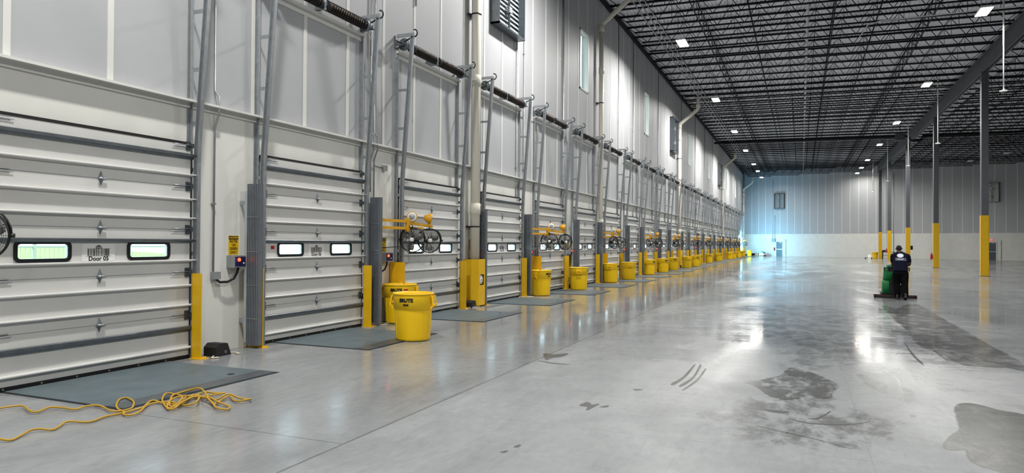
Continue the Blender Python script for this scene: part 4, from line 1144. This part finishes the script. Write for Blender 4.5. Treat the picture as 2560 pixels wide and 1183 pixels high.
SH = ((-.205, .20, 1.49), (.21, .20, 1.485)); EL = ((-.225, .31, 1.19), (.275, .24, 1.18)); WR = ((-.20, .56, 1.08), (.17, .54, 1.08))
body = MB()
ell(body, [((0, -.02, .84), .15, .12, 0), ((0, 0, .95), .19, .14, 0), ((0, .05, 1.10), .18, .13, .1), ((0, .11, 1.28), .20, .13, .2), ((0, .17, 1.42), .20, .12, .3), ((0, .21, 1.51), .14, .09, .4), ((hx*.5, .24, 1.57), .07, .065, .5)])
ell(body, [((0, .19, 1.47), .08, .075, .4), ((hx*.6, .245, 1.57), .064, .064, .5), ((hx, .29, 1.64), .062, .066, .5)], 16)
ell(body, [((hx, .385, 1.585), .03, .03, .3), ((hx, .375, 1.60), .055, .055, .3), ((hx, .345, 1.64), .073, .085, .35), ((hx, .325, 1.69), .081, .098, .35), ((hx, .31, 1.735), .078, .094, .35), ((hx, .30, 1.77), .055, .068, .35), ((hx, .297, 1.783), .02, .03, .35)])
for s in (-1, 1): ell(body, [((hx+s*.082, .315, 1.655), .010, .016, .2), ((hx+s*.092, .305, 1.685), .014, .022, .2), ((hx+s*.09, .305, 1.715), .010, .016, .2)], 10)   # ears
ell(body, [((hx, .425, 1.645), .014, .018, 0), ((hx, .425, 1.67), .011, .014, 0), ((hx, .418, 1.70), .008, .01, 0)], 10)   # nose
ell(body, [((hx, .425, 1.607), .024, .012, 0), ((hx, .43, 1.613), .028, .014, 0), ((hx, .425, 1.622), .024, .011, 0)], 10)   # mouth
for s in (-1, 1): ell(body, [((hx+s*.033, .408, 1.685), .012, .010, 0), ((hx+s*.033, .412, 1.695), .016, .012, 0), ((hx+s*.033, .408, 1.704), .012, .009, 0)], 10)   # eyes
for i in (0, 1):
    s = -1 if i == 0 else 1
    limb(body, [SH[i], tuple((Vector(SH[i])+Vector(EL[i]))/2), EL[i], tuple((Vector(EL[i])+Vector(WR[i]))/2), WR[i]], [.066, .060, .048, .047, .031])
    w = Vector(WR[i]); q = w+Vector((0, .05, -.012))
    limb(body, [tuple(w), tuple(w.lerp(q, .5)), tuple(q+Vector((0, .02, 0)))], [.030, .036, .034])
    for f, (ox, ln) in enumerate(((-.033, .036), (-.011, .042), (.011, .04), (.032, .032))):       # four fingers closed round the handle bar
        a = q+Vector((ox, .015, .008)); limb(body, [tuple(a), tuple(a+Vector((0, ln, .012))), tuple(a+Vector((0, ln+.014, -.022))), tuple(a+Vector((0, ln-.018, -.042)))], [.011, .010, .0095, .008], 8)
    a = w+Vector((-s*.03, .03, -.005)); limb(body, [tuple(a), tuple(a+Vector((-s*.018, .03, -.018))), tuple(a+Vector((-s*.004, .06, -.03)))], [.013, .011, .009], 8)   # thumb
HIP = ((-.105, -.01, .90), (.105, -.01, .90)); KN = ((-.115, .05, .50), (.115, -.08, .50)); AN = ((-.10, -.02, .09), (.125, -.28, .13))
for i in (0, 1): limb(body, [HIP[i], tuple((Vector(HIP[i])+Vector(KN[i]))/2+Vector((0, .02, 0))), KN[i], tuple((Vector(KN[i])+Vector(AN[i]))/2+Vector((0, -.02, 0))), AN[i]], [.095, .082, .058, .056, .04])
blob(body.build('body', 'skin', per), .0065, 3)
hr = MB(); ell(hr, [((hx, .30, 1.675), .074, .080, .35), ((hx, .297, 1.70), .083, .094, .40), ((hx, .292, 1.74), .082, .094, .45), ((hx, .286, 1.772), .061, .072, .45), ((hx, .284, 1.789), .022, .03, .45)])
blob(hr.build('hair', 'hair', per), .008, 3)
shm = MB()
ell(shm, [((0, -.03, .955), .225, .160, 0), ((0, -.01, 1.00), .222, .162, .05), ((0, .05, 1.14), .205, .150, .1), ((0, .10, 1.27), .222, .150, .2), ((0, .15, 1.39), .24, .15, .3), ((0, .18, 1.465), .25, .128, .35), ((0, .20, 1.525), .19, .10, .4), ((hx*.5, .23, 1.57), .095, .08, .5), ((hx*.6, .24, 1.588), .078, .072, .5)], 28)
for i in (0, 1): limb(shm, [(SH[i][0]*.7, SH[i][1]-.02, SH[i][2]-.05), (SH[i][0]*1.02, SH[i][1], SH[i][2]-.045), tuple(Vector(SH[i]).lerp(Vector(EL[i]), .5)), tuple(Vector(SH[i]).lerp(Vector(EL[i]), .82))], [.075, .082, .078, .072])
shirt = blob(shm.build('t_shirt', 'shirt', per), .010, 9)
trm = MB()
ell(trm, [((0, -.01, .76), .19, .12, 0), ((0, -.02, .86), .215, .152, 0), ((0, -.01, .95), .212, .150, 0), ((0, .0, 1.02), .195, .14, 0)], 24)
for i in (0, 1): limb(trm, [HIP[i], tuple((Vector(HIP[i])+Vector(KN[i]))/2+Vector((0, .01, 0))), KN[i], tuple((Vector(KN[i])+Vector(AN[i]))/2+Vector((0, -.02, 0))), tuple(Vector(AN[i])+Vector((0, -.005, -.02)))], [.132, .124, .108, .100, .092])
blob(trm.build('trousers', 'trouser', per), .010, 4)
for i, (x, y, z, pit) in enumerate(((-.10, -.03, 0, 0), (.13, -.30, .03, .35))):
    b = MB(); ell(b, [((0, -.075, .0), .036, .03, 0), ((0, 0, .0), .04, .08, 0), ((0, .05, .0), .05, .16, 0), ((0, .05, .03), .05, .16, 0), ((0, .04, .07), .045, .13, 0), ((0, -.01, .11), .042, .075, 0), ((0, -.02, .14), .042, .06, 0)][1:], 16)
    o = b.build('shoe', 'sole', per, (x, y, z if i == 0 else .045), (-pit*.6, 0, 0)); o.scale = (1.25, 1.15, 1.15)
# white starburst and three lines of small print on the back
em = MB(); n = 28; zc, yc = 1.455, -.2
em.v.append((0, yc, zc))
for ring_ in range(1, 5):
    for k in range(n):
        a = 2*math.pi*k/n; r = (.105 if k % 2 == 0 else .078)*ring_/4; em.v.append((r*math.cos(a)*1.05-.005, yc, zc+r*math.sin(a)*.72))
for k in range(n):
    k2 = (k+1) % n; em.face([0, 1+k, 1+k2])
    for r in range(3): em.face([1+r*n+k, 1+(r+1)*n+k, 1+(r+1)*n+k2, 1+r*n+k2])
def press(o):
    m = o.modifiers.new('press', 'SHRINKWRAP'); m.target = shirt; m.wrap_method = 'PROJECT'; m.use_project_y = True; m.use_positive_direction = True; m.use_negative_direction = True; m.offset = .004; m.wrap_mode = 'ABOVE_SURFACE'
press(em.build('back_emblem', 'print', shirt))
em = MB(); rnd = random.Random(9)
for row, (z, w, h) in enumerate(((1.362, .150, .007), (1.336, .09, .006), (1.308, .15, .008))):
    x = -w
    while x < w:
        l = rnd.uniform(.010, .020); em.v += [(x, yc, z-h), (x+l, yc, z-h), (x+l, yc, z+h), (x, yc, z+h)]; b = len(em.v)-4; em.face([b, b+1, b+2, b+3]); x += l+rnd.choice([.004, .004, .012])
press(em.build('back_print', 'print', shirt))
tag(per, 'person in navy T-shirt with white starburst print and black trousers, leaning on a floor scrubber', 'person')

sx = empty('floor_scrubber', (PX-.16, PY, 0), -.07)
def rbox(mb, x0, x1, y0, y1, z0, z1, r, taper=0.0, mi=0, n=4):
    rows = [(z0, 0), (z1-r, taper*.8), (z1-r*.3, taper+r*.3), (z1, taper+r)]; b = len(mb.v); cnt = None
    for z, ins in rows:
        a0, a1, c0, c1 = x0+ins, x1-ins, y0+ins*.8, y1-ins*.8; out = []
        for cx_, cy_, s_ in ((a1-r, c1-r, 0), (a0+r, c1-r, 90), (a0+r, c0+r, 180), (a1-r, c0+r, 270)):
            for i in range(n+1): an = math.radians(s_+90*i/n); out.append((cx_+r*math.cos(an), cy_+r*math.sin(an), z))
        cnt = len(out); mb.v += out
    for i in range(len(rows)-1):
        for k in range(cnt): k2 = (k+1) % cnt; mb.face([b+i*cnt+k, b+i*cnt+k2, b+(i+1)*cnt+k2, b+(i+1)*cnt+k], mi, True)
    mb.face([b+k for k in reversed(range(cnt))], mi); mb.face([b+3*cnt+k for k in range(cnt)], mi)
mb = MB(); rbox(mb, -.37, .37, .62, 1.75, .14, .62, .08, .02); mb.build('solution_tank', 'green', sx)
mb = MB(); rbox(mb, -.34, .34, .64, 1.45, .60, 1.12, .10, .05); tk = mb.build('recovery_tank', 'green', sx)
mb = MB(); rbox(mb, -.2, .2, .8, 1.3, 1.11, 1.16, .05, .0); mb.build('tank_lid', 'box', tk)
mb = MB(); mb.box(-.16, .30, .58, .66, .12, .58); mb.box(-.08, .22, .58, .64, .62, .80); mb.build('rear_cover', 'blackgloss', sx)
mb = MB(); mb.tube([(-.30, .66, .92), (-.31, .60, 1.02), (-.18, .58, 1.045), (.38, .58, 1.045), (.45, .60, 1.02), (.44, .66, .92)], .018, 8); mb.build('handle_bar', 'blackgloss', sx)
mb = MB(); mb.box(-.2, .3, .64, .70, .90, 1.06); mb.build('control_panel', 'dark', sx)
mb = MB(); pts = [(.0+.63*math.sin(math.radians(a))*1.0+.02, .46-.10*math.cos(math.radians(a))*1.0+.06, .085) for a in range(-90, 91, 12)]
q = [Vector(p) for p in pts]
for a, b_ in zip(q[:-1], q[1:]): mb.bar(a, b_, .05, .06)
sq = mb.build('squeegee_bar', 'dark', sx)
mb = MB()
for a, b_ in zip(q[:-1], q[1:]): mb.bar(a+Vector((0, -.032, -.012)), b_+Vector((0, -.032, -.012)), .010, .022)
mb.build('clamp_strip', 'redstrip', sq)
mb = MB()
for a, b_ in zip(q[:-1], q[1:]): mb.bar(a+Vector((0, -.03, -.053)), b_+Vector((0, -.03, -.053)), .012, .06)
mb.build('squeegee_blade', 'black', sq)
for s in (-1, 1):
    mb = MB(); mb.cyl((s*.60+.02, .44, .055), (s*.64+.02, .44, .055), .05, 14); mb.build('bumper_wheel', 'black', sq)
mb = MB(); mb.tube([(.02, .45, .14), (.02, .52, .35), (.30, .56, .55), (.41, .54, .72), (.40, .58, .88), (.30, .70, .98)], .028, 8); mb.build('suction_hose', 'box', sx)
for s in (-1, 1):
    mb = MB(); mb.cyl((s*.30, .95, .12), (s*.36, .95, .12), .12, 20); mb.build('drive_wheel', 'black', sx)
mb = MB(); mb.lathe([(0, .02), (.38, .02), (.40, .05), (.40, .14), (.36, .18), (0, .18)], (0, 1.55, 0), 28); mb.build('brush_deck', 'blackgloss', sx)
tag(sx, 'green walk-behind floor scrubber with a wide dark squeegee, pushed by the person', 'floor scrubber')

# ------------------------------------------------------------------ added blue area light standing in for daylight, aimed at the back wall
c = CEN[OPEN]
ld = bpy.data.lights.new('added_blue_fill', 'AREA'); ld.shape = 'RECTANGLE'; ld.size = 2.0; ld.size_y = 2.6; ld.energy = BLUE_FILL_W; ld.color = (.24, .68, 1.0); ld.spread = math.radians(150)
lo = bpy.data.objects.new('added_blue_fill', ld); COL.objects.link(lo); lo.location = (WX+.25, c, 1.65)
lo.rotation_euler = Vector((.16, .97, .10)).to_track_quat('-Z', 'Y').to_euler()
